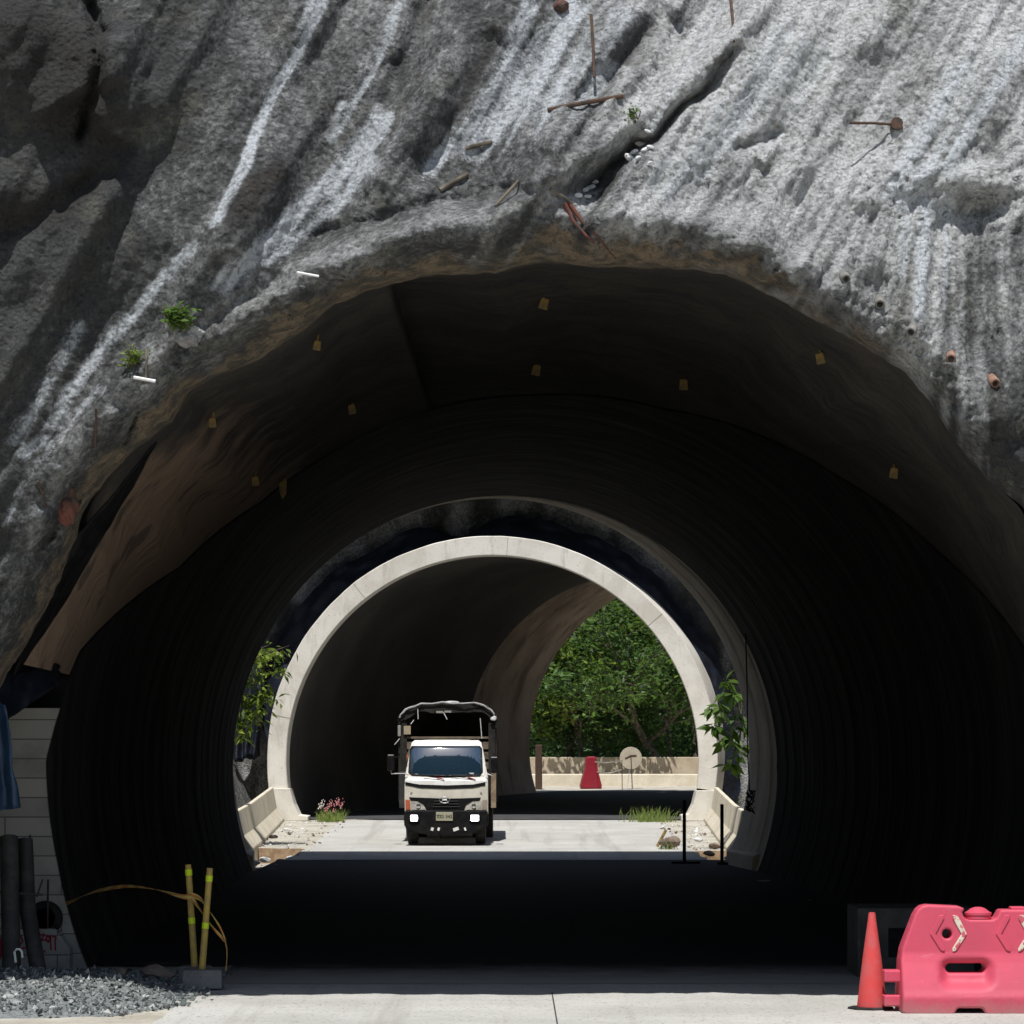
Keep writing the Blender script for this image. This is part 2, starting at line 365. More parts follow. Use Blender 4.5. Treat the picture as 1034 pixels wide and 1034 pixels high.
def build_rock():
    na = 1150
    A = np.linspace(R(-113), R(113), na)
    rho = np.concatenate([np.arange(0, 48, 2.4), np.arange(48, 480, 3.1), np.arange(480, 700, 9), np.geomspace(720, 2500, 22)])
    AA, RR = np.meshgrid(A, rho, indexing='ij')
    rl = rlip(A)[:, None]
    px = CX0+np.sin(AA)*(rl+RR); py = CY0-np.cos(AA)*(rl+RR)
    w = np.interp(A, R(np.array([-113, -70, -50, -35, -20, 0, 15, 30, 50, 113])), [30, 34, 42, 55, 42, 62, 56, 46, 40, 36])[:, None]+8*fbm(AA*14, RR*0, 21)
    cl = np.clip(px, -300, 1400)
    Dn = np.interp(A, R(np.array([-113, -80, -60, -30, 0, 40, 80, 113])), [25.5, 25.4, 24.8, 23.9, 23.6, 23.6, 23.5, 23.5])[:, None]
    t = np.clip(RR/w, 0, 1)
    D = Dn+.95*(1-np.sqrt(np.clip(1-(1-t)**2, 0, 1)))
    h = np.clip(RR-w, 0, 1e5)*np.clip(np.cos(AA), 0.15, 1)*.0082
    lean = np.interp(cl, [-300, 0, 250, 450, 650, 1000, 1400], [.22, .22, .30, .42, .55, .50, .45])
    hh = np.minimum(h, 3.4)
    D = D+lean*hh+np.clip(h-3.4, 0, 99)*.75
    D = D-.26*np.clip(330-cl, 0, 420)*.0082*sst(0, 60, RR)
    D = D-.25*np.clip(cl-900, 0, 500)*.0082*sst(0, 60, RR)
    fa = sst(8, 70, RR)                      # displacements fade in past the lip
    g = sst(0, 30, RR)
    # flow-aligned folds of the sprayed concrete
    k = sst(820, 960, px)*sst(150, 240, py)
    u = (.87*px+.5*py)*(1-k)+px*k; v = (-.5*px+.87*py)*(1-k)+py*k
    disp = .28*fbm(px/170, py/170, 1, 3)*fa+.24*fbm(u/60, v/420, 2, 2)*fa+.07*fbm(u/24, v/300, 3, 2)*fa
    right = sst(520, 700, px+.4*py)
    disp += (.025+.03*right)*fbm(u/13, v/110, 4, 2)*g+.020*fbm(px/34, py/34, 5, 3)*g+(.016+.012*right)*fbm(u/8, v/16, 6, 3, .75)*(.5+.5*g)+(.010+.008*right)*fbm(px/4.5, py/4.5, 7, 2, .8)
    disp += .012*(1-np.abs(fbm(px/60, py/45, 9, 4)))**4*sst(450, 250, px)*fa
    L = bump_line
    disp += L(px, py, [(790, -30), (735, 45), (690, 78), (640, 122), (570, 172), (505, 202)], 17, .26)
    disp += L(px, py, [(700, -20), (655, 60), (600, 112), (540, 160)], 13, .15)
    disp -= L(px, py, [(748, 40), (722, 82), (690, 108), (660, 140), (632, 155), (606, 178), (585, 197)], 4.5, .17, 2, 2, .05)
    disp -= L(px, py, [(690, 10), (648, 42), (618, 75), (570, 110)], 14, .16)
    disp -= L(px, py, [(505, 25), (472, 88), (448, 150), (425, 190)], 15, .14)
    disp -= L(px, py, [(440, -20), (412, 60), (376, 120)], 11, .16)
    disp += L(px, py, [(470, -30), (440, 70), (410, 140), (360, 200)], 16, .14)
    disp -= L(px, py, [(880, 200), (850, 260), (800, 330)], 20, .10)
    disp -= L(px, py, [(890, 40), (845, 150), (790, 230)], 24, .09)
    disp += L(px, py, [(1034, 40), (960, 130), (905, 220), (870, 290)], 26, .16)
    disp -= L(px, py, [(735, 152), (765, 148), (792, 125)], 7, .09)
    disp += L(px, py, [(765, 165), (790, 140)], 9, .08)
    # dark lobes top left
    disp += L(px, py, [(-40, 40), (60, 70), (80, 110)], 55, .30, 4)
    disp += L(px, py, [(110, 30), (135, 95), (95, 130)], 26, .2, 4)
    disp -= L(px, py, [(85, -10), (100, 35), (96, 90), (78, 150)], 6, .25, 2, 3)
    disp -= L(px, py, [(-30, 235), (30, 225), (75, 195), (120, 170), (152, 120), (150, 50)], 11, .12)
    disp += L(px, py, [(20, 300), (60, 420), (20, 560)], 50, .10)
    # thick rolled rim left of the arch
    disp += L(px, py, [(60, 520), (100, 430), (150, 385), (215, 338), (300, 285), (430, 236), (540, 222)], 24, .26, 2, 4)
    disp -= L(px, py, [(40, 560), (75, 508), (112, 470), (150, 395)], 3.4, .20, 2, 3)
    disp += L(px, py, [(430, 232), (500, 218), (580, 215), (660, 222), (730, 238), (790, 272), (860, 325), (930, 385), (1000, 450)], 20, .12, 2, 4, .03)
    disp -= L(px, py, [(300, 248), (380, 222), (440, 205), (500, 192), (560, 190)], 8, .10, 2, 4)
    disp -= L(px, py, [(105, 420), (160, 372), (205, 330), (260, 295), (300, 268)], 9, .12)
    # broken edges along the soffit
    disp += .16*fbm(px/34, py/20, 31, 4)*sst(70, 25, RR)*sst(0, 8, RR)+.07*np.abs(fbm(px/11, py/11, 33, 3))*sst(60, 5, RR)
    D = D-disp
    # stains plus painted light and shade (white, dark, brown, light)
    wh = np.zeros_like(px); dk = np.zeros_like(px); br = np.zeros_like(px)
    for pts, ww, am in (
        ([(335, -20), (300, 55), (268, 112), (250, 160), (232, 200), (208, 240)], 6, 1.05), ([(325, -20), (296, 62), (264, 118)], 10, .55), ([(208, 235), (170, 275), (140, 310), (105, 350), (80, 385), (45, 440), (5, 475)], 8, .7),
        ([(410, -15), (392, 40), (368, 90), (345, 130), (322, 150)], 6, .62), ([(400, 105), (375, 135), (330, 190), (280, 235), (240, 272), (205, 304)], 12, .85), ([(384, 150), (352, 195), (300, 240), (262, 275)], 8, .8),
        ([(350, 100), (335, 145)], 8, .4),
        ([(545, -10), (508, 70), (478, 125), (440, 165), (422, 182)], 9, .9), ([(590, -10), (550, 60), (500, 125), (455, 160)], 20, .75),
        ([(88, 318), (62, 360), (30, 420), (5, 460)], 9, .5), ([(115, 380), (65, 430), (20, 500), (0, 545)], 6, .5),
        ([(640, 0), (590, 70), (520, 130)], 22, .45),
        ([(935, 180), (932, 250), (930, 335)], 9, .75), ([(952, 190), (956, 260), (952, 320)], 6, .6), ([(915, 205), (908, 285)], 5, .6),
        ([(980, 60), (930, 150), (900, 220)], 22, .55), ([(1040, 20), (1000, 90), (950, 190)], 18, .5),
        ([(820, 20), (770, 90), (700, 170), (650, 205)], 28, .45)):
        wh = np.maximum(wh, L(px, py, pts, ww, am*1.15, 2, 1.2, .1))
    wh = wh*(1+.8*fbm(u/4, v/80, 41, 2))+.36*sst(.12, .5, fbm(u/7, v/260, 42, 2))*sst(200, 420, px)*sst(330, 120, py)+.25*sst(.1, .5, fbm(u/5, v/200, 43, 2))*right*sst(20, 90, RR)
    for pts, ww, am in (  # also paints shade into valleys, cracks and the upper-left overhang
        ([(-60, 0), (60, 60), (100, 160)], 75, .95), ([(-60, 200), (60, 210), (135, 130)], 32, .9), ([(190, 10), (240, 5)], 30, .5),
        ([(296, 166), (262, 185), (240, 215), (238, 238)], 17, 1.1), ([(655, 15), (635, 40), (615, 65)], 24, .8),
        ([(500, 40), (474, 85), (450, 140)], 12, .75), ([(445, -10), (415, 60), (380, 115)], 10, .6),
        ([(748, 40), (700, 100), (640, 155), (600, 185)], 9, .75), ([(560, 195), (620, 180)], 12, .7), ([(740, 155), (790, 130)], 7, .6),
        ([(880, 40), (850, 120), (800, 200)], 20, .42), ([(160, 560), (90, 500), (60, 600)], 30, .3),
        ([(640, 215), (720, 235), (800, 280), (880, 345), (960, 430)], 22, .55), ([(600, 215), (700, 222)], 14, .5),
        ([(880, 230), (880, 330)], 22, .38), ([(450, 190), (520, 200), (580, 190)], 12, .5), ([(0, 280), (10, 400)], 30, .4)):
        dk = np.maximum(dk, L(px, py, pts, ww, am, 2, 5, .1))
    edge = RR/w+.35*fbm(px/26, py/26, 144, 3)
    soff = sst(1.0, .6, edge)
    dk = np.maximum(dk, soff*(.16+.9*fbm(px/40, py/25, 44))*.8)  # soffit darkened, its underside shade painted in
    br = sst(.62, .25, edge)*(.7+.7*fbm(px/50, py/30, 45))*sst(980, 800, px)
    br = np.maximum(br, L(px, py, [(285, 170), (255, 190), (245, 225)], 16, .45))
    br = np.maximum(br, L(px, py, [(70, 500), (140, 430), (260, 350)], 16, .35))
    li = .19+.50*sst(470, 700, px+.25*(py-150))  # left dim, right bright: sun side painted into the albedo
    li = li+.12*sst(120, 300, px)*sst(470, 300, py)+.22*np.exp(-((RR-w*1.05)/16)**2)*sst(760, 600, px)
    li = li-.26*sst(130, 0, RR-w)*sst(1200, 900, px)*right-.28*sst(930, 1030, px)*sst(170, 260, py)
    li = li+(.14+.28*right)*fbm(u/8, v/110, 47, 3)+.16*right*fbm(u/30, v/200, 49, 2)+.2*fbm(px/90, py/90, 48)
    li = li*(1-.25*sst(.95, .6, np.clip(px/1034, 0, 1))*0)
    X = (px-PX)*D/F; Z = CZ+(HZ-py)*D/F
    V = np.stack([X, D, Z], -1)
    # return behind the lip, running back and outward
    e = V[:, 0, :]; ret = []
    for q in (1, .6, .3, .12, .04):
        b = e.copy(); b[:, 1] += 5.2*q
        cxw = (CX0-PX)*e[:, 1]/F; czw = CZ+(HZ-CY0)*e[:, 1]/F
        sc = 1+.42*q
        b[:, 0] = cxw+(e[:, 0]-cxw)*sc; b[:, 2] = czw+(e[:, 2]-czw)*sc
        ret.append(b)
    Vr = np.stack(ret, 1)
    V2 = np.concatenate([Vr, V], 1)
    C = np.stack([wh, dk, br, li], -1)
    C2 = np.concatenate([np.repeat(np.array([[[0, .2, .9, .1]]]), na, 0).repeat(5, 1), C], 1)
    o = grid_mesh('rocky_slope', V2, M['rock'], attrs={'stain_light': np.clip(C2, -1, 2)}, flip=True)
    tag(o, 'rough grey shotcrete covered rock face with white streaks above the tunnel mouth', 'rock slope')
    ROCK['px'] = px; ROCK['py'] = py; ROCK['V'] = V
    return V
V = build_rock()
def on_rock(x, y):
    d = (ROCK['px']-x)**2+(ROCK['py']-y)**2; i, j = np.unravel_index(np.argmin(d), d.shape)
    return Vector(ROCK['V'][i, j])

# hill body over the near tunnel: closes the space behind the face and shades the gap beyond
ZH, YB = 15.4, 58.3
def t1cx(Y): return np.interp(Y, [29.4, 47, 54.4, 57.9], [.42, .10, -.13, -.42])
def t1cz(Y): return np.interp(Y, [29.4, 54.4, 57.9], [1.9, 1.9, 2.12])
def build_hill():
    xs = np.linspace(-40, 40, 81); ys = np.linspace(27, YB, 40)
    X, Y = np.meshgrid(xs, ys)
    # the top: rises from behind the rock face to a straight back edge
    Z = np.interp(Y, [27, 40, 50, YB], [13.5, 19, 17, ZH])+.5*fbm(X/6, Y/6, 61)*sst(YB, YB-5, Y)
    top = np.stack([X, Y, Z], -1)
    o = grid_mesh('hill', top, M['rock'], attrs={'stain_light': np.full(top.shape[:2]+(4,), .2)})
    struct(o)
    # back face with an arch cut through it
    a = np.linspace(R(-180), R(180), 181); rr = np.concatenate([[5.3, 5.7, 6.5, 8, 11], np.linspace(14, 60, 10)])
    AA, RR = np.meshgrid(a, rr, indexing='ij')
    X = t1cx(57.9)+np.sin(AA)*RR; Z = 2.1+np.cos(AA)*RR
    X = np.clip(X, -40, 40); Z = np.clip(Z, -1, ZH)
    Yb = 57.7+(YB-57.7)*sst(6.5, 9, RR)
    o = grid_mesh('hill_back', np.stack([X, Yb, Z], -1), M['rock'], attrs={'stain_light': np.full(X.shape+(4,), .25)})
    struct(o)
    for sx in (-1, 1):
        s_ = MB(); s_.add([(sx*40, 26, -1), (sx*40, YB, -1), (sx*40, YB, 19), (sx*40, 26, 15)], [(0, 1, 2, 3)]); struct(s_.build('hill_side', M['rock']))
build_hill()

# ---------------------------------------------------------------- near tunnel lining
tun = empty('near_tunnel', (.4, 29.4, 0), 'long dark tunnel lining with daylit cream concrete at its far end, seen through the rock arch', 'tunnel')
TH = R(112.3)
def yfront(a):
    s = np.interp(a, R(np.array([-112, -100, -88, -75, -60, -45, -30, 0, 20, 45, 60, 75, 88, 112])), [102, 102, 103, 98, 83, 77, 75.5, 76, 78, 85, 91, 99, 102, 102])
    return F/s
def t1pt(a, Y, r=5.0):
    return np.stack([t1cx(Y)+r*np.sin(a), Y, t1cz(Y)+r*np.cos(a)], -1)
def build_t1():
    a = np.linspace(-TH, TH, 150); q = np.linspace(0, 1, 260)
    AA, QQ = np.meshgrid(a, q, indexing='ij')
    YY = yfront(AA)*(1-QQ)+54.4*QQ
    rib = (.25+.75*sst(.7, 1.3, np.abs(AA)))*(.018*fbm(YY*1.1, AA*.6, 71, 3)+.018*np.abs(np.sin(YY*PI/1.25))**14)
    seam = -.012*np.exp(-((AA*180/PI-np.sign(AA)*88+6*fbm(YY/6, YY*0, 73))/1.4)**2)
    r = 5.0-rib*sst(0, .05, QQ)+seam
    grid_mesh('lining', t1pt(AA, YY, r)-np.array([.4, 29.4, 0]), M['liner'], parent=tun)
    # far end, bare concrete in cast lifts, bounce light painted in
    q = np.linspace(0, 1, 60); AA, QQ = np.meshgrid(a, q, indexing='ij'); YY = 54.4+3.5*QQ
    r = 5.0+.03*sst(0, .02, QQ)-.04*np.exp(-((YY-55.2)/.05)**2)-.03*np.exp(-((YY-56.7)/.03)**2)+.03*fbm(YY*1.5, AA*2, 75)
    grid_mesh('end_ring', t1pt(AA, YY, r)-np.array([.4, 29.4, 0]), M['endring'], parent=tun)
    # face of the far end and a thick collar outside
    V = np.stack([t1pt(a, np.full_like(a, 57.9), 5.05), t1pt(a, np.full_like(a, 57.9), 5.5)], 1)
    grid_mesh('end_face', V-np.array([.4, 29.4, 0]), M['endring'], parent=tun)
    # front edge thickness
    V = np.stack([t1pt(a, yfront(a), 5.0), t1pt(a, yfront(a)-.02, 5.2), t1pt(a, yfront(a)+.3, 5.4), t1pt(a, yfront(a)+2, 5.4)], 1)
    grid_mesh('front_edge', V-np.array([.4, 29.4, 0]), M['liner'], parent=tun)
    for sx in (-1, 1):
        b = MB(); x = t1cx(54.5)+sx*4.72
        b.prism([(sx*(4.95), -.2), (sx*4.60, -.2), (sx*4.62, .28), (sx*4.80, .36), (sx*5.02, .36)], 0, 3.2, T=lambda v: Vector((v.x+float(t1cx(v.y+54.9))-.4, v.y+54.9-29.4, v.z)))
        b.build('footing', M['endring'], tun, bevel=.02)
build_t1()

# grey geotextile sheet hung between the lip and the lining
def build_fabric():
    a0, a1 = R(-78), R(104)
    a = np.linspace(a0, a1, 420); q = np.linspace(0, 1, 90)
    AA, QQ = np.meshgrid(a, q, indexing='ij')
    I = t1pt(a, yfront(a)-.05, 5.02)
    # lip direction seen from the lip centre, pushed back and outward
    # match angles round the ring of the lining to angles round the lip
    ipx = PX+I[:, 0]/I[:, 1]*F; ipy = HZ-(I[:, 2]-CZ)/I[:, 1]*F
    al = np.arctan2(ipx-CX0, CY0-ipy)
    ins = 16*np.exp(-((al-R(62))/R(9))**2)+10*np.exp(-((al+R(62))/R(8))**2)     # sags away from the rock at right and left
    ro = rlip(al)+12-ins-12*(ins > 4)*0
    Yo = np.interp(al, R(np.array([-113, -60, 0, 60, 113])), [26.6, 26.4, 25.6, 25.6, 25.6])
    opx = CX0+np.sin(al)*ro; opy = CY0-np.cos(al)*ro
    O = np.stack([(opx-PX)*Yo/F, Yo, CZ+(HZ-opy)*Yo/F], -1)
    B = O[:, None, :]*(1-QQ[..., None])+I[:, None, :]*QQ[..., None]
    # scalloped sag between hanging points, folds
    sag = .16*np.sin(PI*QQ)*(1-np.abs(np.sin(AA*4.3+QQ*.5)))+.12*fbm(AA*4, QQ*1.0, 81, 2)*np.sin(PI*QQ)**.5+.05*(1-np.abs(fbm(AA*9+QQ*2, QQ*1.6, 83, 2)))**3*np.sin(PI*QQ)
    seam = .30*sst(R(-15.3), R(-14.7), AA)*sst(R(50), R(0), AA)*sst(0, .25, QQ)*sst(1.02, .8, QQ)+.05*np.exp(-((AA-R(-15))/R(.4))**2)
    cen = np.stack([np.zeros_like(AA)+.3, np.zeros_like(AA), np.full_like(AA, 1.9)], -1)
    n = cen-B; n[..., 1] = 0; n /= np.linalg.norm(n, axis=-1, keepdims=True)
    B = B+n*(sag-seam)[..., None]
    B[..., 1] -= .06*fbm(AA*9, QQ*3, 85)
    fs_ = np.zeros(B.shape[:2]+(4,)); fs_[..., 0] = sst(R(-22), R(-58), AA)*1.0*sst(0, .25, QQ)+.15*sst(.5, 1, QQ)  # mud brown at left, with its extra daylight painted in
    o = grid_mesh('geotextile_sheet', B, M['fabric'], attrs={'stain_light': fs_})
    tag(o, 'dark grey brown geotextile sheet hung across the crown of the tunnel mouth', 'sheeting')
    px = PX+B[..., 0]/B[..., 1]*F; py = HZ-(B[..., 2]-CZ)/B[..., 1]*F
    return B, px, py, n
FB, FPX, FPY, FN = build_fabric()
def on_fabric(x, y):
    d = (FPX-x)**2+(FPY-y)**2; i, j = np.unravel_index(np.argmin(d), d.shape); return Vector(FB[i, j]), Vector(FN[i, j])
TAGS = [(318, 344, 'highest one on the left'), (212, 422, 'farthest left of them'), (354, 408, 'lower left of the crown, facing the seam'), (549, 301, 'topmost of all at the crown'), (543, 369, 'below the topmost one at the crown'), (254, 482, 'lowest on the left'), (693, 384, 'dull one right of the crown'), (831, 357, 'dim one near the upper right lip'), (907, 474, 'farthest right of them')]
for x, y, w in TAGS:
    p, n = on_fabric(x, y); s = p.y/F
    b = MB(); tilt = random.Random(x).uniform(-.3, .3)
    Rm = Matrix.Rotation(tilt, 3, 'Y')
    k_ = random.Random(x+1).uniform(.7, .9); b.box((0, 0, 0), (11*s*k_, .02, 13*s*k_), Rm, taper=.8)
    b.tube([(0, 0, 3*s), (.01, .05, 16*s)], .012, 6)
    o = b.build('yellow_tag', M['tag'], bevel=.006); o.location = p+n*.07+Vector((0, -.08, 0))
    tag(o, 'small yellow tag stitched to the dark sheet, '+w, 'tag', 'yellow tags on the geotextile sheet')
p, n = on_fabric(290, 496)
b = MB(); s = p.y/F
b.prism([(0, -14*s), (4*s, -8*s), (4.5*s, 8*s), (1*s, 15*s), (-3*s, 10*s), (-3*s, -6*s)], 0, .03)
o = b.build('torn_strip', M['tag'], bevel=.005); o.location = p+Vector((0.02, -.25, -.05)); tag(o, 'pale torn strip dangling from the lower edge of the sheet', 'strip')

# ---------------------------------------------------------------- masonry at the left of the near tunnel
def masonry():
    n = N('masonry')
    bt = n.node('ShaderNodeTexBrick'); mp = n.node('ShaderNodeMapping'); n.put(mp.inputs[0], n.co)
    mp.inputs['Rotation'].default_value = (R(90), 0, 0); n.put(bt.inputs['Vector'], mp.outputs[0])
    bt.inputs['Scale'].default_value = 1; bt.inputs['Brick Width'].default_value = 1.1; bt.inputs['Row Height'].default_value = .19
    bt.inputs['Mortar Size'].default_value = .007; bt.inputs['Mortar Smooth'].default_value = .4
    bt.inputs['Color1'].default_value = (.36, .35, .32, 1); bt.inputs['Color2'].default_value = (.44, .42, .38, 1); bt.inputs['Mortar'].default_value = (.14, .13, .12, 1)
    col = n.mix(n.ramp(n.noise(2, 6), .45, .7, 0, .6), bt.outputs[0], (.2, .19, .17))
    nr = n.bump(bt.outputs['Fac'], .5, -.01); nr = n.bump(n.noise(15), .3, .01, nr)
    return n.done(col, .9, nr, .2)
M['masonry'] = masonry()
a = np.linspace(-TH, R(-82), 40)
mb = MB(); out = []
for t in a:
    e_ = t1pt(np.array([t]), np.array([yfront(t)]), 5.0)[0]; k_ = 29.0/e_[1]; out.append((float(e_[0]*k_), float(CZ+(e_[2]-CZ)*k_)))
out = [(-8, -.1), (out[0][0], -.1)]+out+[(-8, out[-1][1])]
mb.prism(out, 29.0, 29.06)
o = mb.build('masonry_wall', M['masonry']); tag(o, 'pale grey block wall between the rock and the dark tunnel lining', 'wall')
pl = MB(); pl.prism([(-8, -.05), (P(72, 900, 28.9).x, -.05), (P(73, 945, 28.9).x, .24), (P(58, 900, 28.9).x, P(0, 937, 28.9).z), (-8, P(0, 941, 28.9).z)], 28.75, 28.99)
plinth = pl.build('concrete_plinth', M['masonry'], bevel=.02); tag(plinth, 'low concrete plinth under the block wall, sprayed with red numbers', 'plinth')
def strokes(name, lines, Y, r, mat, parent):
    for ln in lines:
        s = MB(); pts = [P(x, y, Y) for x, y in ln]
        for p0, p1 in zip(pts[:-1], pts[1:]):
            d = (p1-p0).normalized(); nn = Vector((-d.z, 0, d.x))*r; k = d*r*.6
            s.add([p0-nn-k, p1-nn+k, p1+nn+k, p0+nn-k], [(0, 1, 2, 3)])
        s.build(name, mat, parent)
M['redpaint'] = simple('red_spray', (.42, .02, .05), (.30, .02, .04), 20, .8)
strokes('red_stroke', [[(0, 949), (.5, 968)], [(1.5, 947), (1.8, 966)], [(17, 946), (21, 945), (23, 950), (20, 955), (17, 958), (27, 957)],
                       [(39, 944), (44.5, 943.5), (42, 949), (40, 955)], [(41, 949.5), (45, 949)], [(44.5, 959.5), (45.2, 961)],
                       [(50.5, 946), (47.5, 945), (46.5, 949), (49, 951), (51, 947)], [(50.8, 945), (51.6, 959)], [(53, 945.5), (56.5, 946), (55.6, 952), (56.2, 959.5)]], 28.742, .0075, M['redpaint'], plinth)
wall_o = bpy.data.objects['masonry_wall']
tr = MB(); tri = [P(35.5, 834, 28.99), P(47.5, 833, 29.24), P(43, 823.5, 29.24)]
for i in range(3):
    for k in (1, .62):
        c = (tri[0]+tri[1]+tri[2])/3; p0 = c+(tri[i]-c)*k; p1 = c+(tri[(i+1) % 3]-c)*k; d = (p1-p0).normalized(); nn = Vector((-d.z, 0, d.x))*.011
        tr.add([p0-nn, p1-nn, p1+nn, p0+nn], [(0, 1, 2, 3)])
tr.build('red_triangle', M['redpaint'], wall_o)

# blue and navy tarps hanging at the left edge
def cloth(name, quad, mat, n=24, m=16, fold=.05, seed=0, ff=6):
    """quad: four corners TL, TR, BR, BL"""
    u = np.linspace(0, 1, n); v = np.linspace(0, 1, m); U, Vv = np.meshgrid(u, v, indexing='ij')
    q = [np.array(c) for c in quad]
    Pp = (q[0]*(1-U[..., None])+q[1]*U[..., None])*(1-Vv[..., None])+(q[3]*(1-U[..., None])+q[2]*U[..., None])*Vv[..., None]
    Pp[..., 1] += fold*np.sin(U*ff*PI+seed+2*Vv)*(.3+Vv)+fold*fbm(U*4, Vv*3, seed)
    Pp[..., 0] += fold*.5*fbm(U*3, Vv*5, seed+5); Pp[..., 2] += fold*.6*fbm(U*6, Vv*2, seed+7)
    o = grid_mesh(name, Pp, mat); md = o.modifiers.new('thick', 'SOLIDIFY'); md.thickness = .012; return o
o = cloth('tarp', [P(-40, 690, 26.8), P(60, 668, 28.8), P(62, 690, 28.8), P(-40, 760, 26.8)], M['navy'], seed=2, fold=.06); tag(o, 'dark navy tarp slung under the sheet above the block wall', 'tarp')
o = cloth('tarp', [P(-35, 700, 26), P(6, 712, 26), P(22, 815, 26.2), P(-30, 822, 26)], M['blue'], seed=4, fold=.05, ff=4); tag(o, 'blue tarp hanging down at the far left edge beside the block wall', 'tarp')
o = cloth('tarp', [P(60, 560, 26.3), P(160, 445, 26.0), P(105, 545, 26.9), P(12, 690, 26.9)], M['black'], seed=9, fold=.05, ff=2); tag(o, 'dark plastic edge tucked under the left side of the rock lip', 'tarp')

# pipes, rods and hook at the left
def rodobj(name, pts, r, mat, label, cat, group=None, n=8):
    o = MB().tube(pts, r, n).build(name, mat, smooth=True); tag(o, label, cat, group); return o
rodobj('steel_pipe', [P(9, 846, 27), P(12, 998, 26.4)], .085, M['pipe'], 'thick upright dark pipe nearest the left edge in front of the block wall', 'pipe', 'dark pipes by the block wall', 14)
rodobj('steel_pipe', [P(25, 848, 27.2), P(28, 920, 27), P(41, 994, 26.5)], .075, M['pipe'], 'dark pipe leaning left beside the upright one, in front of the red numbers', 'pipe', 'dark pipes by the block wall', 14)
rodobj('steel_rod', [P(-10, 900, 26.8), P(43, 903.5, 26.8)], .012, M['pipe'], 'thin horizontal rod tied across both dark pipes', 'rod')
rodobj('steel_rod', [P(-5, 982.5, 26.45), P(47, 983.5, 26.35)], .016, M['pipe'], 'lower horizontal rod near the feet of the dark pipes', 'rod')
rodobj('steel_rod', [P(30.5, 843, 27.4), P(31, 905, 27.4)], .010, M['pipe'], 'thin upright rod with its top at the height of the pipes', 'rod')
rodobj('steel_rod', [P(37, 906, 28.2), P(43, 888, 28.2)], .008, M['rust'], 'short slanted rebar left of two standing above the plinth', 'rod')
rodobj('steel_rod', [P(48, 937, 28.7), P(48.5, 888, 28.7)], .010, M['rust'], 'short upright rebar standing on the plinth by the lining', 'rod')
rodobj('wire_hook', [P(16, 972, 26.2), P(14.5, 961, 26.2), P(16.5, 958.5, 26.2), P(20, 958.5, 26.2), P(22, 961, 26.2), P(22.5, 967, 26.2)], .011, M['white'], 'white bent wire hook hanging on the upright dark pipe', 'hook')
t = MB()
t.lathe([(.16, -.05), (.17, 0), (.16, .05), (.10, .05), (.08, 0), (.10, -.05)], n=28, axis='Y')
o = t.build('hose_end', M['rubber'], smooth=True); o.location = P(46, 927, 28.86); tag(o, 'black round hose end resting on top of the red numbered plinth', 'hose')

# ---------------------------------------------------------------- gravel, stones
def gravel():
    rnd = np.random.RandomState(3); n = 9000
    base = MB().rock((0, 0, 0), 1, 3, (1, .8, .45)); bv = np.array(base.v); bf = np.array(base.f)
    # keep stones cheap: use an octahedron with jitter
    ov = np.array([(1, 0, 0), (-1, 0, 0), (0, 1, 0), (0, -1, 0), (0, 0, 1), (0, 0, -1)], float); of = np.array([(0, 2, 4), (2, 1, 4), (1, 3, 4), (3, 0, 4), (2, 0, 5), (1, 2, 5), (3, 1, 5), (0, 3, 5)])
    x = rnd.uniform(-7.2, -2.45, n*3); y = rnd.uniform(23.9, 28.9, n*3)
    edge = -2.72-np.maximum(0, 24.9-y)*.55+.12*fbm(y*2, y*0, 7)
    near = 24.0+.12*fbm(x*2, x*0, 8)
    ok = (x < edge+rnd.exponential(.05, len(x))-.05) & (y > near-rnd.exponential(.05, len(x))+.05); x = x[ok][:n]; y = y[ok][:n]; n = len(x)
    z = gz(y)+.24*sst(0, 1.0, edge[ok][:n]-x)*np.exp(-((y-26.3)/1.5)**2)*(.7+.4*fbm(x, y, 9))+.03
    r = .011+.028*rnd.rand(n)**2.4
    Vs = []; 
    for i in range(n):
        A = rnd.randn(3, 3); Q, _ = np.linalg.qr(A)
        v = ov*(1+.35*rnd.randn(6, 1)*.5)*np.array([1, .75, .42])*r[i]*1.15
        Vs.append(v@Q.T+np.array([x[i], y[i], z[i]]))
    Vv = np.concatenate(Vs); Ff = (of[None]+6*np.arange(n)[:, None, None]).reshape(-1, 3)
    me = bpy.data.meshes.new('gravel'); me.from_pydata(Vv.tolist(), [], Ff.tolist())
    for c in ((.13, .14, .136), (.23, .245, .238), (.42, .43, .41), (.07, .076, .076), (.18, .21, .20)):
        me.materials.append(simple('stone_shade', c, tuple(q*.8 for q in c), 20, .85))
    me.polygons.foreach_set('material_index', np.repeat(rnd.choice(5, n, p=[.3, .28, .13, .17, .12]), 8).astype(np.int32))
    o = bpy.data.objects.new('gravel', me); COL.objects.link(o); struct(o, 'stuff'); tag(o, 'heap of blue grey crushed gravel beside the road at lower left', 'gravel')
    # ground mound beneath
    xs = np.linspace(-7.5, -2.4, 70); ys = np.linspace(23.6, 29, 60); X, Y = np.meshgrid(xs, ys)
    e2 = -2.72-np.maximum(0, 24.9-Y)*.55
    Z = gz(Y)+.0+.24*sst(0, 1.0, e2-X)*np.exp(-((Y-26.3)/1.5)**2)*(.7+.4*fbm(X, Y, 9))+.05*sst(0, .12, e2-X)*sst(23.95, 24.15, Y)-.03
    struct(grid_mesh('gravel_bed', np.stack([X, Y, Z], -1), simple('gravel_bed_mat', (.13, .145, .145), (.22, .235, .23), 30, .95, .8, 60)))
gravel()
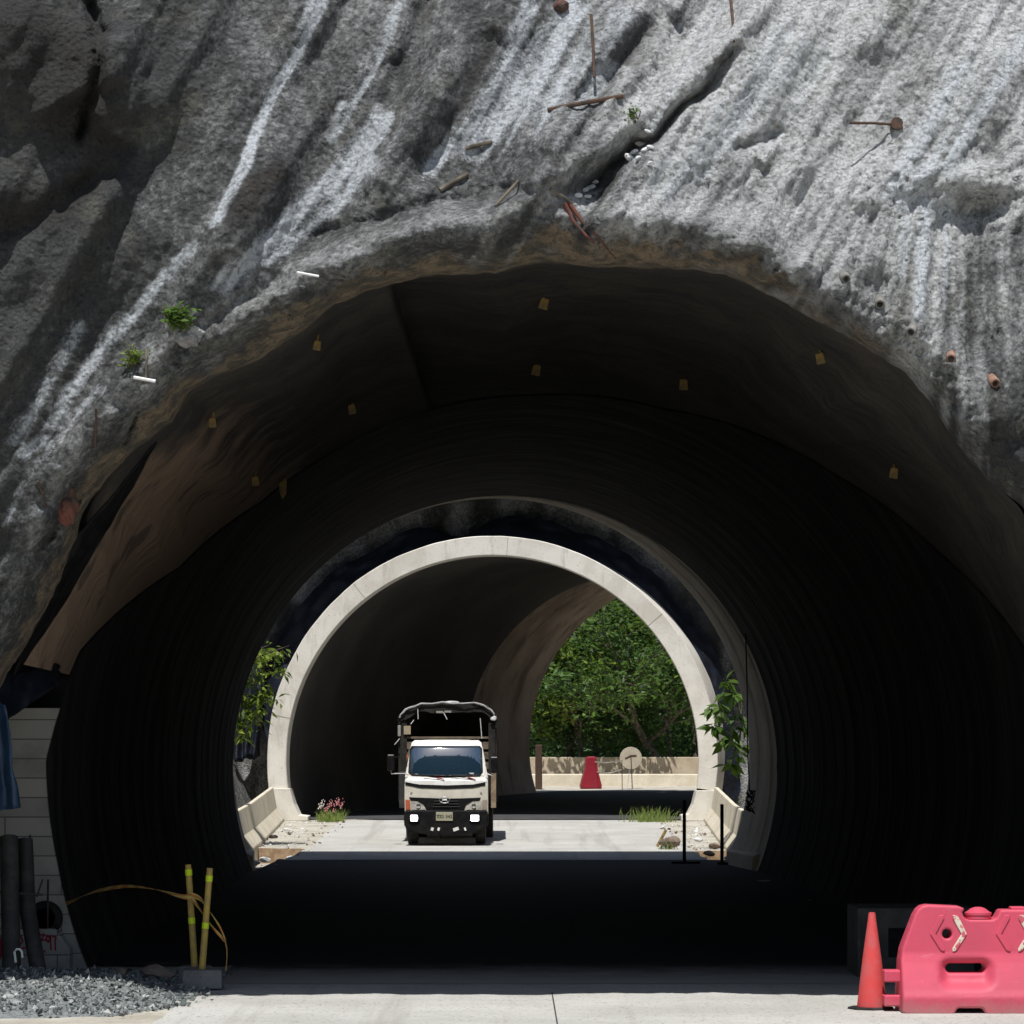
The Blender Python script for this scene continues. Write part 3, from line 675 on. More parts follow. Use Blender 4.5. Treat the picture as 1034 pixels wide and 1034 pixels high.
def stone(x, y, Y, r, mat, label, seed, sq=(1, .8, .6), group=None):
    o = MB().rock((0, 0, 0), r, seed, sq).build('stone', mat); o.location = P(x, y, Y); tag(o, label, 'stone', group); return o
stone(121, 984, 27.2, .09, M['brownrock'], 'rounded brown stone behind the gravel heap', 11, (1, .8, .9))
stone(158, 983, 27.2, .16, M['brownrock'], 'wide flat brown rock behind the gravel, next to the concrete base', 12, (1.2, .8, .55))
stone(15, 1016, 24.6, .11, M['greyrock'], 'larger grey stone lying at the left end of the gravel', 13, (1.1, .8, .6))
stone(9, 1007, 24.9, .07, M['greyrock'], 'squarish grey stone behind the larger one at the left of the gravel', 14)

# ---------------------------------------------------------------- bamboo-yellow posts in concrete base with caution tape
M['block'] = concrete('grey_block', (.15, .15, .145), (.23, .23, .22), sc=4, bump=.8)
M['yellow'] = simple('yellow_post_paint', (.46, .33, .075), (.36, .26, .09), 14, .6, .15, 40)
M['neon'] = simple('neon_band', (.62, .80, .02), None, rough=.4)
bl = MB()
c = P(204.5, 989, 26.75); bl.box((0, 0, .08), (.36, .30, .17), Matrix.Rotation(R(4), 3, 'Z'), taper=.97)
o = bl.build('concrete_block', M['block'], bevel=.015, seg=3); o.location = (c.x, 26.75, .03); tag(o, 'weathered grey concrete block holding the yellow posts, in front', 'block')
bl = MB(); bl.box((0, 0, .09), (.28, .22, .2), Matrix.Rotation(R(-6), 3, 'Z'), taper=.96)
o = bl.build('concrete_block', M['block'], bevel=.012, seg=3); c = P(197, 980, 27.25); o.location = (c.x, 27.25, .0); tag(o, 'smaller concrete block half hidden behind the front one', 'block')
def post(x0, y0, x1, y1, Y0, bands, label):
    p1, p0 = P(x0, y0, Y0), P(x1, y1, Y0)
    r = empty('yellow_post', p0, label, 'post', 'yellow posts at the tunnel mouth')
    MB().tube([Vector((0, 0, 0)), p1-p0], [.031, .028], 14).build('pole', M['yellow'], r, smooth=True)
    for (by, h) in bands:
        t0 = (y1-by)/(y1-y0); d = (p1-p0); MB().tube([d*(t0-h/2), d*(t0+h/2)], .0325, 14).build('reflective_band', M['neon'], r, smooth=True)
post(190, 873, 196.5, 976, 27.0, ((881, .06), (929.5, .06)), 'yellow post with two neon bands leaning left, tape tied to it')
post(212, 876.5, 204, 979, 26.75, ((887, .06), (934.5, .06)), 'yellow post with two neon bands leaning right in the front block')
def tape_mat():
    n = N('caution_tape'); w = n.node('ShaderNodeTexWave'); w.bands_direction = 'DIAGONAL'; n.put(w.inputs[0], n.co); w.inputs['Scale'].default_value = 9; w.inputs['Distortion'].default_value = 1.5
    col = n.mix(n.ramp(w.outputs[0], .4, .6), (.50, .20, .06), (.60, .46, .14)); return n.done(col, .5)
M['tape'] = tape_mat()
def ribbon(paths, name, mat, label, cat, w=.028):
    s = MB()
    for pts, tw in paths:
        P_ = [Vector(p) for p in pts]; fine = []
        for i in range(len(P_)-1):
            p0 = P_[max(i-1, 0)]; p1 = P_[i]; p2 = P_[i+1]; p3 = P_[min(i+2, len(P_)-1)]
            for k in range(8):
                t = k/8; fine.append(.5*((2*p1)+(p2-p0)*t+(2*p0-5*p1+4*p2-p3)*t*t+(3*p1-p0-3*p2+p3)*t**3))
        fine.append(P_[-1]); vs = []
        for i, p in enumerate(fine):
            an = tw*i; vs += [p+Vector((0, math.sin(an)*w, math.cos(an)*w*.8+.004)), p-Vector((0, math.sin(an)*w, math.cos(an)*w*.8+.004))]
        n = len(fine); s.add(vs, [(2*i, 2*i+1, 2*i+3, 2*i+2) for i in range(n-1)])
    o = s.build(name, mat, fix=False); md = o.modifiers.new('t', 'SOLIDIFY'); md.thickness = .004; tag(o, label, cat)
ribbon([([P(193, 906, 26.9), P(182, 905, 27), P(160, 899, 27.3), P(130, 895, 27.8), P(105, 898, 28.3), P(85, 904, 28.7), P(70, 911, 29), P(54, 917, 29.2)], .11),
        ([P(193, 904, 26.9), P(203, 908, 26.85), P(213, 922, 26.8), P(224, 940, 26.8), P(229, 960, 26.8), P(228, 980, 26.8)], .13),
        ([P(194, 907, 26.9), P(200, 915, 26.85), P(213, 934, 26.8), P(224, 947, 26.8), P(228, 952, 26.8)], .15)], 'caution_tape', M['tape'], 'twisted orange and yellow caution tape strung from the wall to the yellow posts', 'tape', .026)
tape = bpy.data.objects['caution_tape']

# ---------------------------------------------------------------- pink water barrier (right)
def curve_plate(name, loops, thick, bevel=.02, res=3):
    cu = bpy.data.curves.new(name, 'CURVE'); cu.dimensions = '2D'; cu.fill_mode = 'BOTH'; cu.extrude = thick/2-bevel; cu.bevel_depth = bevel; cu.bevel_resolution = res; cu.offset = -bevel
    for lp in loops:
        sp = cu.splines.new('POLY'); sp.points.add(len(lp)-1)
        for i, (x, y) in enumerate(lp): sp.points[i].co = (x, y, 0, 1)
        sp.use_cyclic_u = True
    o = bpy.data.objects.new(name, cu); COL.objects.link(o)
    me = bpy.data.meshes.new_from_object(o); bpy.data.objects.remove(o); return me
def roundrect(cx, cz, w, h, r, n=6):
    out = []
    for (sx, sz, a0) in ((1, 1, 0), (-1, 1, 90), (-1, -1, 180), (1, -1, 270)):
        for k in range(n+1):
            a = R(a0+90*k/n); out.append((cx+sx*(w/2-r)+r*math.cos(a), cz+sz*(h/2-r)+r*math.sin(a)))
    return out
def pink():
    n = N('pink_plastic')
    col = n.mix(n.ramp(n.noise(1.6, 5), .35, .7), (.60, .075, .125), (.50, .07, .115))
    col = n.mix(n.ramp(n.noise(22, 6, .7), .62, .78, 0, .5), col, (.42, .10, .11))
    col = n.mix(n.ramp(n.noise(4, 8, .75, stretch=(1, 1, 3)), .60, .72, 0, .45), col, (.62, .25, .26))
    g = n.node('ShaderNodeSeparateXYZ'); n.put(g.inputs[0], n.co)
    mud = n.math('ADD', n.math('MULTIPLY', g.outputs[2], -5), n.math('MULTIPLY', n.noise(9, 6, .7), 1.3))
    col = n.mix(n.ramp(mud, -.1, .8, 0, .6), col, (.30, .20, .17))
    return n.done(col, .55, n.bump(n.noise(30), .12, .01), .35)
M['pink'] = pink()
M['chip'] = simple('worn_cream', (.62, .58, .46), (.52, .10, .13), 14, .8, th=(.5, .54))
M['dull_tape'] = simple('dull_tape', (.5, .46, .38))
BY = 24.5; u = BY/F
def build_barrier():
    root = empty('water_barrier', (P(907, 1022, BY).x, BY, 0), 'faded pink plastic water barrier with chevrons and slots at lower right', 'barrier')
    def q(px, py): return ((px-907)*u, (1021-py)*u)
    half = [(907, 1017), (909, 1021), (959, 1021.5), (962, 1015), (986, 1015), (990, 1022), (1027, 1022)]
    L_ = [(907, 1018), (909.5, 1021), (957, 1021.5), (959.5, 1020), (962, 1015.5), (964, 1014.5), (985, 1014.5), (987.5, 1015.5), (990, 1020), (992.5, 1021.5), (1027, 1021.5)]
    top = [(1027, 917), (1010, 917), (1008, 918), (1006.3, 921), (1004, 925), (1000, 927), (977, 927), (973, 925.5), (970.8, 923), (969.8, 919.5), (971.5, 917), (970.8, 915), (967, 913.5), (935, 912), (929, 913.5), (925, 917), (921.5, 923), (917, 935), (911, 951), (909, 957), (907.5, 968)]
    mir = lambda p: (2*1027-p[0], p[1])
    bottom = L_+[mir(p) for p in L_[::-1][1:]]
    up = [mir(p) for p in top[::-1]]+top[1:]
    outl = [q(*p) for p in bottom+up]
    holes = []
    for c in (984.5-11.5, 1081): holes.append(roundrect(*q(c if c < 1000 else 1081, 975.5), 40*u, 9.5*u, 4.7*u))
    for c in (954.2, 1099.8): holes.append([(q(c, 941)[0]+5*u*math.cos(2*PI*k/16), q(c, 941)[1]+5*u*math.sin(2*PI*k/16)) for k in range(16)])
    me = curve_plate('body', [outl]+holes, .34, .02, 3)
    bm = bmesh.new(); bm.from_mesh(me)
    for z in [.03+k*.02 for k in range(44)]:
        bmesh.ops.bisect_plane(bm, geom=bm.verts[:]+bm.edges[:]+bm.faces[:], plane_co=(0, z, 0), plane_no=(0, 1, 0))
    for x in [.03+k*.026 for k in range(75)]:
        bmesh.ops.bisect_plane(bm, geom=bm.verts[:]+bm.edges[:]+bm.faces[:], plane_co=(x, 0, 0), plane_no=(1, 0, 0))
    zs = [0, .14, .20, .42, .50, .9]; hw = [.27, .27, .24, .155, .13, .11]
    for v in bm.verts:
        x, z, y = v.co
        k = float(np.interp(z, zs, hw))/.17
        sg = -1 if y > 0 else 1          # curve z -> world -y
        yy = abs(y)*k
        for cc in (973, 1081):           # recess round the slot
            sx, sz = q(cc, 975); sz -= .045
            dx = max(0, abs(x-sx)-.13); dz = max(0, abs(z-sz)-.03)
            d = math.hypot(dx, dz)
            if yy > .06: yy -= .075*float(sst(.115, .02, d))
        v.co = (x, sg*max(yy, .0)*1.0, z)
    bmesh.ops.recalc_face_normals(bm, faces=bm.faces); bm.to_mesh(me); bm.free()
    for p in me.polygons: p.use_smooth = True
    try: me.set_sharp_from_angle(angle=R(38))
    except Exception: pass
    me.materials.clear(); me.materials.append(M['pink'])
    o = bpy.data.objects.new('body', me); COL.objects.link(o); o.parent = root
    # chevrons, raised
    def chev(cx, dr, mat, nm):
        s = 1 if dr > 0 else -1
        pts = [(cx-s*7, 922), (cx-s*2, 922), (cx+s*7, 941), (cx-s*3.5, 957.5), (cx-s*7.5, 959), (cx-s*8, 956), (cx-s*-1.5, 941), (cx-s*7.5, 925)]
        pp = [q(*a_) for a_ in pts]; 
        def T(v):
            hwv = float(np.interp(v.z, zs, hw)); return Vector((v.x, -hwv-.012 if v.y < .5 else -hwv+.03, v.z))
        MB().prism(pp, 0, 1, T=T).build(nm, mat, root, bevel=.006)
    for c0 in (948-5, 1013-4, 1078-2):
        chev(c0+1, -1, M['pink'], 'chevron'); chev(c0+24, 1, M['chip'], 'worn_chevron')
    # filler caps
    for c0 in (987.5, 1066.5):
        x, z = q(c0, 926.5)
        MB().lathe([(.105, 0), (.105, .03), (.112, .034), (.112, .052), (.095, .058), (.06, .085), (.03, .096), (.004, .098)], (x, 0, z), 24).build('filler_cap', M['pink'], root, smooth=True)
    x, z = q(1027, 917.5); MB().box((x, 0, z+.012), (.12, .12, .03)).build('top_boss', M['pink'], root, bevel=.008)
    # connector lugs
    for (yy0, yy1) in ((978, 990), (1003, 1014.5)):
        for sx in (0, 1):
            x0, z0 = q(893, yy1); x1, z1 = q(908, yy0); 
            if sx: x0, x1 = q(2*1027-908, 0)[0], q(2*1027-893, 0)[0]
            MB().box(((x0+x1)/2, 0, (z0+z1)/2), (x1-x0+.02, .16, z1-z0)).build('connector_lug', M['pink'], root, bevel=.012)
    # water body visible through slots stays open; nothing behind
build_barrier()
def conemat():
    n = N('red_cone'); col = n.mix(n.ramp(n.noise(6, 6, .65), .4, .7), (.60, .065, .065), (.50, .11, .11))
    col = n.mix(n.ramp(n.noise(35, 3), .66, .74, 0, .7), col, (.25, .12, .08)); return n.done(col, .6, None, .3)
CYd = 24.7; uc = CYd/F
cr = empty('traffic_cone', (P(880.5, 1021, CYd).x, CYd, 0), 'tall slim faded red traffic cone on black rubber base beside the pink barrier', 'traffic cone')
MB().lathe([(15.2*uc, 2.5*uc), (14.6*uc, 9*uc), (12.2*uc, 30*uc), (9.6*uc, 52*uc), (6.4*uc, 76*uc), (4.4*uc, 90*uc), (3.5*uc, 97.5*uc), (2.6*uc, 98*uc)], n=32).build('cone_body', conemat(), cr, smooth=True)
MB().lathe([(.19, 0.004), (.195, .012), (.19, .028), (.10, .034)], (-.012, 0, 0), n=8).build('rubber_base', M['rubber'], cr, bevel=.004)
MB().lathe([(3.2*uc, 97*uc), (3.4*uc, 98.6*uc), (2.2*uc, 98.8*uc)], n=20).build('cone_top', conemat(), cr)
# concrete cabinet inside the tunnel, behind the cone
cb = MB(); Yc = 28.2
x0, x1 = P(866, 0, Yc).x, P(985, 0, Yc).x; z1 = P(0, 917, Yc).z
cb.box(((x0+x1)/2, Yc+.45, z1/2), (x1-x0, .9, z1)); 
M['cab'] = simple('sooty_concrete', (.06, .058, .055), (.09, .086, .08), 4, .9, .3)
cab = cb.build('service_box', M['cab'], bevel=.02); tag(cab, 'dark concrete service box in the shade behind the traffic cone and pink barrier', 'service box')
k0, k1 = P(897, 966, Yc), P(914, 937, Yc); MB().box(((k0.x+k1.x)/2, Yc-.012, (k0.z+k1.z)/2), (k1.x-k0.x, .03, k1.z-k0.z)).build('recess_patch', M['black'], cab, bevel=.004)  # black plate painted in for the dark recess

M['jointd'] = simple('joint_dark', (.25, .22, .18))
# ---------------------------------------------------------------- far tunnel
ft = empty('far_tunnel', (0, 81, .4), 'second tunnel with a cream concrete portal ring, curving right behind the truck', 'tunnel')
FT = np.array([0, 81, .4]); TH2 = R(106.6)
def czf(Y): return np.interp(Y, [81, 100], [2.0, 2.53])
def t2pt(a, Y, r): return np.stack([t2cx(Y)+r*np.sin(a), Y, czf(Y)+r*np.cos(a)], -1)-FT
def build_t2():
    a = np.linspace(-TH2, TH2, 130)
    q = np.linspace(81.0, 99.6, 100); AA, YY = np.meshgrid(a, q, indexing='ij')
    r = 5.6+.02*fbm(YY, AA*5, 91)
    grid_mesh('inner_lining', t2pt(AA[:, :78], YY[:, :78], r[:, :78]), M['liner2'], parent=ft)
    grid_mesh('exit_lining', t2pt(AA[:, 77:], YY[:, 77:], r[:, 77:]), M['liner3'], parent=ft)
    q = np.linspace(81.4, 99.6, 60); AA, YY = np.meshgrid(a, q, indexing='ij')
    grid_mesh('outer_shell', t2pt(AA, YY, 6.1+YY*0), M['ring'], parent=ft, flip=True)
    f = lambda Y, r0, r1: np.stack([t2pt(a, np.full_like(a, Y), r0), t2pt(a, np.full_like(a, Y), r1)], 1)
    grid_mesh('exit_face', f(99.6, 5.6, 6.1), M['ring'], parent=ft)
    # portal ring: slab with joints, a little proud
    a2 = np.linspace(-R(97.5), R(97.5), 240)
    ro = 6.12+.02*fbm(a2*9, a2*0, 93); ri = 5.59
    jo = np.zeros_like(a2)
    sec = [(ri, 81.25), (ri, 80.63), (ri+.02, 80.6), (ro-.02, 80.6), (ro, 80.63), (ro, 81.6)]
    V = np.stack([t2pt(a2, np.full_like(a2, 81.0)*0+y, rr+0*a2)+np.array([0, 0, 0]) for rr, y in sec], 1)
    V[..., 0] += (t2cx(81.)-t2cx(80.6))*0
    o = grid_mesh('portal_ring', V, M['ring'], parent=ft, smooth=False)
    for aj in (-78, -38, 4, 49, 81):
        t = R(aj); c_ = t2pt(np.array([t]), np.array([80.6]), np.array([5.85]))[0]
        j = MB(); j.box((c_[0], 80.596-81, c_[2]), (.53, .004, .009), Matrix.Rotation(R(90)-t if False else t-R(90), 3, 'Y'))
        j.build('ring_joint', M['jointd'], ft)
    for sx in (-1, 1):
        # base pier, splayed inward
        c = float(t2cx(81.)); z = lambda py: P(0, py, 80.6).z
        if sx < 0: o_ = [(271, 796), (292.5, 796), (297, 812), (302, 823), (311, 824), (311, 829), (276, 829)]
        else: o_ = [(727, 798), (703.5, 798), (700, 812), (695, 822), (688, 823), (688, 829), (722, 829)]
        MB().prism([(P(x, y, 80.55).x, P(x, y, 80.55).z-.4) for x, y in o_], -.5, .6).build('base_pier', M['ring'], ft, bevel=.02)
build_t2()
# hill face round the far tunnel, recessed under an overhang
def build_face2():
    a = np.linspace(R(-180), R(180), 241); rr = np.concatenate([[6.05], np.linspace(6.3, 9, 24), np.linspace(9.5, 30, 14)])
    AA, RR = np.meshgrid(a, rr, indexing='ij')
    X = -.4+np.sin(AA)*RR; Z = 2.0+np.cos(AA)*RR
    Z = np.clip(Z, 0, 13.5)
    Y = 84.6+.35*fbm(X/1.5, Z/1.5, 95)*sst(6.05, 7, RR)
    st = np.zeros(X.shape+(4,)); st[..., 3] = .45+.5*fbm(X*2.2, Z*.5, 98); st[..., 1] = .7*sst(-.05, .3, fbm(X*.9, Z*.5, 96)); st[..., 0] = .5*(fbm(X*3, Z*.6, 97) > .35)
    o = grid_mesh('hillside_wall', np.stack([X, Y, Z], -1), M['rock'], attrs={'stain_light': st})
    tag(o, 'grey shotcrete hillside wall surrounding the far tunnel portal', 'hillside wall')
    # overhanging brow above the view, shaped to shade the wall below
    xs = np.linspace(-26, 26, 105); prof = [(84.7, 9.75), (82.6, 9.65), (81.5, 9.8), (81.3, 10.3), (82, 11.2), (84, 12.4), (88, 13), (92, 11.5), (96.5, 9.7), (98.6, 9.1)]
    V = np.array([[(x, y+.4*float(fbm(np.array(x/3.), np.array(z/3.), 98)), z+.12*float(fbm(np.array(x/2.), np.array(y/2.), 99)) if z > 9 else z) for y, z in prof] for x in xs])
    st = np.full(V.shape[:2]+(4,), .25)
    struct(grid_mesh('far_hill', V, M['rock'], attrs={'stain_light': st}))
build_face2()
# black waterproofing sheet draped round the ring
def drape(name, a0, a1, r0, r1, Y, mat, label, seed):
    a = np.linspace(R(a0), R(a1), 120); q = np.linspace(0, 1, 14); AA, QQ = np.meshgrid(a, q, indexing='ij')
    lo = r0+.12*fbm(AA*6, AA*0, seed); hi = r1+.22*fbm(AA*5, AA*0+3, seed+1)
    ends = sst(0, .12, (AA-a[0])/(a[-1]-a[0]))*sst(1, .88, (AA-a[0])/(a[-1]-a[0]))
    RRr = lo+(hi-lo)*QQ*(.25+.75*ends)
    YY = Y+.10*fbm(AA*12, QQ*3, seed+2)+.5*QQ
    o = grid_mesh(name, np.stack([-.5+np.sin(AA)*RRr, YY, 2.0+np.cos(AA)*RRr], -1), mat); tag(o, label, 'plastic sheet'); return o
drape('waterproof_sheet', -10, 112, 6.25, 6.95, 83.5, M['navy'], 'dark navy plastic sheet hugging the right side of the far portal ring', 101)
drape('waterproof_sheet', -88, -8, 6.25, 7.0, 83.6, M['navy'], 'black plastic sheet along the upper left outside of the far portal ring', 111)
o = cloth('waterproof_sheet', [P(232, 720, 83.6), P(268, 640, 83.6), P(262, 765, 83.4), P(236, 770, 83.4)], M['navy'], seed=6, fold=.15); tag(o, 'navy plastic sheet hanging left of the far portal behind the foliage', 'plastic sheet')

# side banks of the gap
def bank(sx):
    ys = np.linspace(54, 86, 65); t = np.linspace(0, 1, 30); YY, TT = np.meshgrid(ys, t, indexing='ij')
    X = sx*(7.0+TT*7+.5*fbm(YY/3, TT*4, 121+sx)); Z = gz(YY)-.4+TT*15
    st = np.zeros(X.shape+(4,)); st[..., 3] = .3; st[..., 2] = .2
    o = grid_mesh('rock_bank', np.stack([X, YY, Z], -1), M['rock'], attrs={'stain_light': st}); 
    tag(o, 'steep rocky bank on the %s of the sunlit gap between the two tunnels' % ('left' if sx < 0 else 'right'), 'rock bank')
bank(-1); bank(1)

# jersey barriers in the gap
def jersey(x0, Y0, x1, Y1, n, side):
    """x px at ends; side +1 = face towards the road is on +x"""
    A = Vector((x0, Y0, 0)); B = Vector((x1, Y1, 0)); d = (B-A)/n
    for k in range(n):
        p0 = A+d*k; p1 = A+d*(k+1)-d.normalized()*.03
        z0, z1 = float(gz(p0.y)), float(gz(p1.y))
        nrm = Vector((d.y, -d.x, 0)).normalized()*side
        sec = [(.0, -.4), (.40, -.4), (.40, .08), (.20, .36), (.10, .92), (.0, .92)]
        vs = [Vector((p0.x, p0.y, z0+h))+nrm*w for w, h in sec]+[Vector((p1.x, p1.y, z1+h))+nrm*w for w, h in sec]
        n_ = len(sec); s = MB().add(vs, [tuple(range(n_)), tuple(range(2*n_-1, n_-1, -1))]+[(i, i+n_, (i+1) % n_+n_, (i+1) % n_) for i in range(n_)])
        o = s.build('jersey_barrier', M['jersey'], bevel=.02)
        w = ['nearest the camera', 'second from the camera', 'third from the camera', 'last one, touching the portal pier'][k if k < n-1 else 3]
        tag(o, 'cream concrete jersey barrier on the %s of the gap, %s' % ('left' if side > 0 else 'right', w), 'jersey barrier', 'jersey barriers between the tunnels')
jersey(-6.05, 64.6, -6.55, 80.3, 3, 1)
jersey(5.08, 64.2, 5.58, 80.3, 3, -1)

# ---------------------------------------------------------------- foliage
def leafmat(name, a, b, tr=.35):
    n = N(name); at = n.node('ShaderNodeAttribute'); at.attribute_name = 'tone'
    col = n.mix(at.outputs['Fac'], a, b); n.done(col, .5, None, .35)
    t = n.node('ShaderNodeBsdfTranslucent'); n.put(t.inputs[0], n.mix(.5, col, (.22, .38, .05)))
    mx = n.node('ShaderNodeMixShader'); mx.inputs[0].default_value = tr
    n.t.links.new(n.b.outputs[0], mx.inputs[1]); n.t.links.new(t.outputs[0], mx.inputs[2]); n.t.links.new(mx.outputs[0], n.t.nodes['Material Output'].inputs[0]); return n.m
M['leaf'] = leafmat('tree_leaf', (.012, .036, .016), (.12, .21, .07))
M['leafy'] = leafmat('yellow_green_leaf', (.07, .12, .02), (.27, .33, .05), .4)
M['leafd'] = leafmat('shrub_leaf', (.04, .085, .022), (.11, .19, .035), .4)
M['bark'] = simple('bark', (.07, .058, .046), (.18, .155, .12), 6, .9, .5, 20)
def leaves(name, cen, nrm, size, mat, parent, seed, droop=.2, asp=.45):
    """cen (n,3); makes pointed, folded leaves"""
    rnd = np.random.RandomState(seed); n = len(cen)
    d = rnd.randn(n, 3); d[:, 2] = d[:, 2]*.5-droop; d /= np.linalg.norm(d, axis=1, keepdims=True)
    up = rnd.randn(n, 3)*.6+np.array(nrm); s = np.cross(d, up); s /= np.linalg.norm(s, axis=1, keepdims=True)+1e-9
    w = np.cross(s, d)
    L = (size*(.6+.8*rnd.rand(n)))[:, None] if np.isscalar(size) else size[:, None]
    p0 = cen; p2 = cen+d*L; m = cen+d*L*.45
    a = m+s*L*asp*.5+w*L*.08; b = m-s*L*asp*.5+w*L*.08
    V = np.stack([p0, a, p2, b], 1).reshape(-1, 3); q = np.arange(4*n).reshape(n, 4)
    me = bpy.data.meshes.new(name)
    me.vertices.add(4*n); me.vertices.foreach_set('co', V.astype(np.float32).ravel())
    me.loops.add(4*n); me.loops.foreach_set('vertex_index', q.astype(np.int32).ravel())
    me.polygons.add(n); me.polygons.foreach_set('loop_start', np.arange(0, 4*n, 4, dtype=np.int32)); me.polygons.foreach_set('loop_total', np.full(n, 4, dtype=np.int32)); me.update(calc_edges=True)
    t = np.repeat(rnd.rand(n), 4); at = me.attributes.new('tone', 'FLOAT', 'POINT'); at.data.foreach_set('value', t.astype(np.float32))
    me.materials.append(mat); o = bpy.data.objects.new(name, me); COL.objects.link(o)
    if parent: o.parent = parent
    return o
def tree(x, y, h, sp, seed, label, mat, n=9000, leaf=.2, tr=.16, low=.15, lean=0):
    rnd = random.Random(seed); nr = np.random.RandomState(seed); z0 = float(gz(y))-.05
    root = empty('tree', (x, y, z0), label, 'tree', 'trees beyond the far tunnel'); t = MB(); tips = []
    def limb(p, d, r, ln, lv):
        pts = [p]; rs = [r]; q = p
        for k in range(5):
            d = (d+Vector((rnd.gauss(0, .16), rnd.gauss(0, .16), rnd.gauss(.02, .12)))).normalized(); q = q+d*ln/5; pts.append(q); rs.append(r*(1-.13*(k+1)))
            if lv < 3 and k >= 1:
                for _ in range(2 if lv < 2 else 1):
                    nd = (d*.55+Vector((rnd.gauss(0, .8), rnd.gauss(0, .8), rnd.gauss(.1, .45)))).normalized()
                    limb(q, nd, rs[-1]*.55, ln*rnd.uniform(.42, .68), lv+1)
            if lv >= 1: tips.append(q)
        t.tube(pts, rs, 6 if lv > 0 else 9)
    limb(Vector((0, 0, 0)), Vector((lean, 0, 1)), tr, h*.62, 0)
    t.build('trunk', M['bark'], root, smooth=True)
    T = np.array(tips); T = T[T[:, 2] > h*low*.5]
    c = T[nr.randint(0, len(T), n)]; off = nr.randn(n, 3); off = off/np.linalg.norm(off, axis=1, keepdims=True)*(nr.rand(n, 1)**.4)*sp
    off[:, 2] *= .55
    leaves('crown', c+off, (0, 0, 1), leaf, mat, root, seed)
tree(1.8, 113, 8.5, .6, 1, 'broad dark green tree at the left of the far exit, over the parapet', M['leaf'], 6000, .3, lean=.15)
tree(4.6, 115, 10.5, .62, 2, 'tall dark green tree in the middle of the far exit', M['leaf'], 6500, .3, lean=-.25)
tree(7.0, 112.6, 8.5, .6, 3, 'yellow green tree filling the right of the far exit', M['leafy'], 4500, .3, lean=-.1)
tree(3.4, 120, 12, .8, 4, 'yellowish tree standing behind the dark ones, showing through their gaps', M['leafy'], 9000, .34)
tree(6.1, 111.9, 7.5, .42, 11, 'leaning tree with bare dark limbs just behind the parapet, beside the round sign', M['leafd'], 2600, .26, tr=.20, lean=-.55)
tree(2.6, 112, 6.5, .42, 12, 'thin stemmed sparse tree just behind the parapet, left of the red barrier', M['leafy'], 2200, .26, tr=.12, lean=.25)
tree(9.6, 119, 11, 1.0, 5, 'dark green tree farthest right beyond the exit, behind the ring', M['leaf'], 12000, .24)
tree(-.8, 118, 11, 1.0, 6, 'dark green tree farthest left beyond the exit, behind the tunnel wall', M['leaf'], 12000, .24)
tree(6.6, 124, 13, 1.2, 7, 'tallest dark tree in the back row beyond the far exit', M['leaf'], 14000, .26)
# undergrowth and far wood as masses
nr = np.random.RandomState(5)
n = 13000; c = np.stack([nr.uniform(-9, 16, n), 111.2+nr.rand(n)**1.5*9, 0*nr.rand(n)], 1); c[:, 2] = 1.2+nr.rand(n)**1.3*(1.6+1.3*np.abs(fbm(c[:, 0]/2, c[:, 1]/2, 131)))*1.4
o = leaves('undergrowth', c, (0, 0, 1), .17, M['leaf'], None, 9); struct(o, 'stuff')
n = 40000; c = np.stack([nr.uniform(-25, 32, n), nr.uniform(127, 134, n), nr.uniform(1, 17, n)], 1)
o = leaves('far_wood', c, (0, -1, .5), .42, M['leaf'], None, 10); struct(o, 'stuff')
xs = np.linspace(-60, 70, 40); zs_ = np.linspace(0, 22, 12); X, Z = np.meshgrid(xs, zs_, indexing='ij')
struct(grid_mesh('wooded_slope', np.stack([X, 134+Z*.7+1.5*fbm(X/4, Z/4, 133), Z], -1), simple('forest_floor', (.02, .032, .012), (.035, .05, .02), 2, 1, .5)))

nr = np.random.RandomState(77); cc = []
for k in range(9):
    x_, y_ = -9+2.3*k+nr.uniform(-.5, .5), 53+nr.uniform(-1, .6); zb_, hh_ = 14.8, nr.uniform(5.5, 9.5); m_ = 1500
    t_ = nr.rand(m_); w_ = (1-t_)*1.1+.1; an_ = nr.rand(m_)*2*PI; cc.append(np.stack([x_+np.cos(an_)*w_*nr.rand(m_)**.5, y_+np.sin(an_)*w_*nr.rand(m_)**.5, zb_+t_*hh_], 1))
o = leaves('hilltop_wood', np.concatenate(cc), (0, 0, 1), .4, M['leaf'], None, 78); struct(o, 'stuff')
# shrub reaching into the gap at left
def spray(root, p0, p1, n, leaf, mat, seed, sd=.12, asp=.4, droop=.9):
    nr = np.random.RandomState(seed); t = nr.rand(n)**.8; A, B = np.array(p0), np.array(p1)
    c = A+(B-A)*t[:, None]+nr.randn(n, 3)*sd; c[:, 2] -= .15*t*t
    return c
sr = empty('shrub', (-6.6, 68, .0), 'leafy yellow green shrub reaching into the gap at left, above the jersey barrier', 'shrub')
st = MB(); cs = []; o0 = Vector((-6.6, 68, 0))
st.tube([Vector((0, 0, 0)), P(232, 760, 68)-o0, P(240, 690, 68)-o0, P(262, 662, 68)-o0], [.06, .05, .035, .015], 8)
for i, (x0, y0, x1, y1) in enumerate([(234, 700, 262, 656), (245, 672, 292, 652), (240, 690, 288, 672), (236, 715, 272, 690), (238, 706, 280, 702), (234, 730, 262, 712), (236, 728, 248, 738), (240, 668, 275, 650), (238, 700, 262, 725)]):
    a_, b_ = P(x0, y0, 67.8+.05*i)-o0, P(x1, y1, 67.6+.05*i)-o0
    st.tube([a_, (a_+b_)/2+Vector((0, 0, .05)), b_], [.018, .012, .006], 5)
    cs.append(spray(None, a_, b_, 75, .16, None, 40+i, .085))
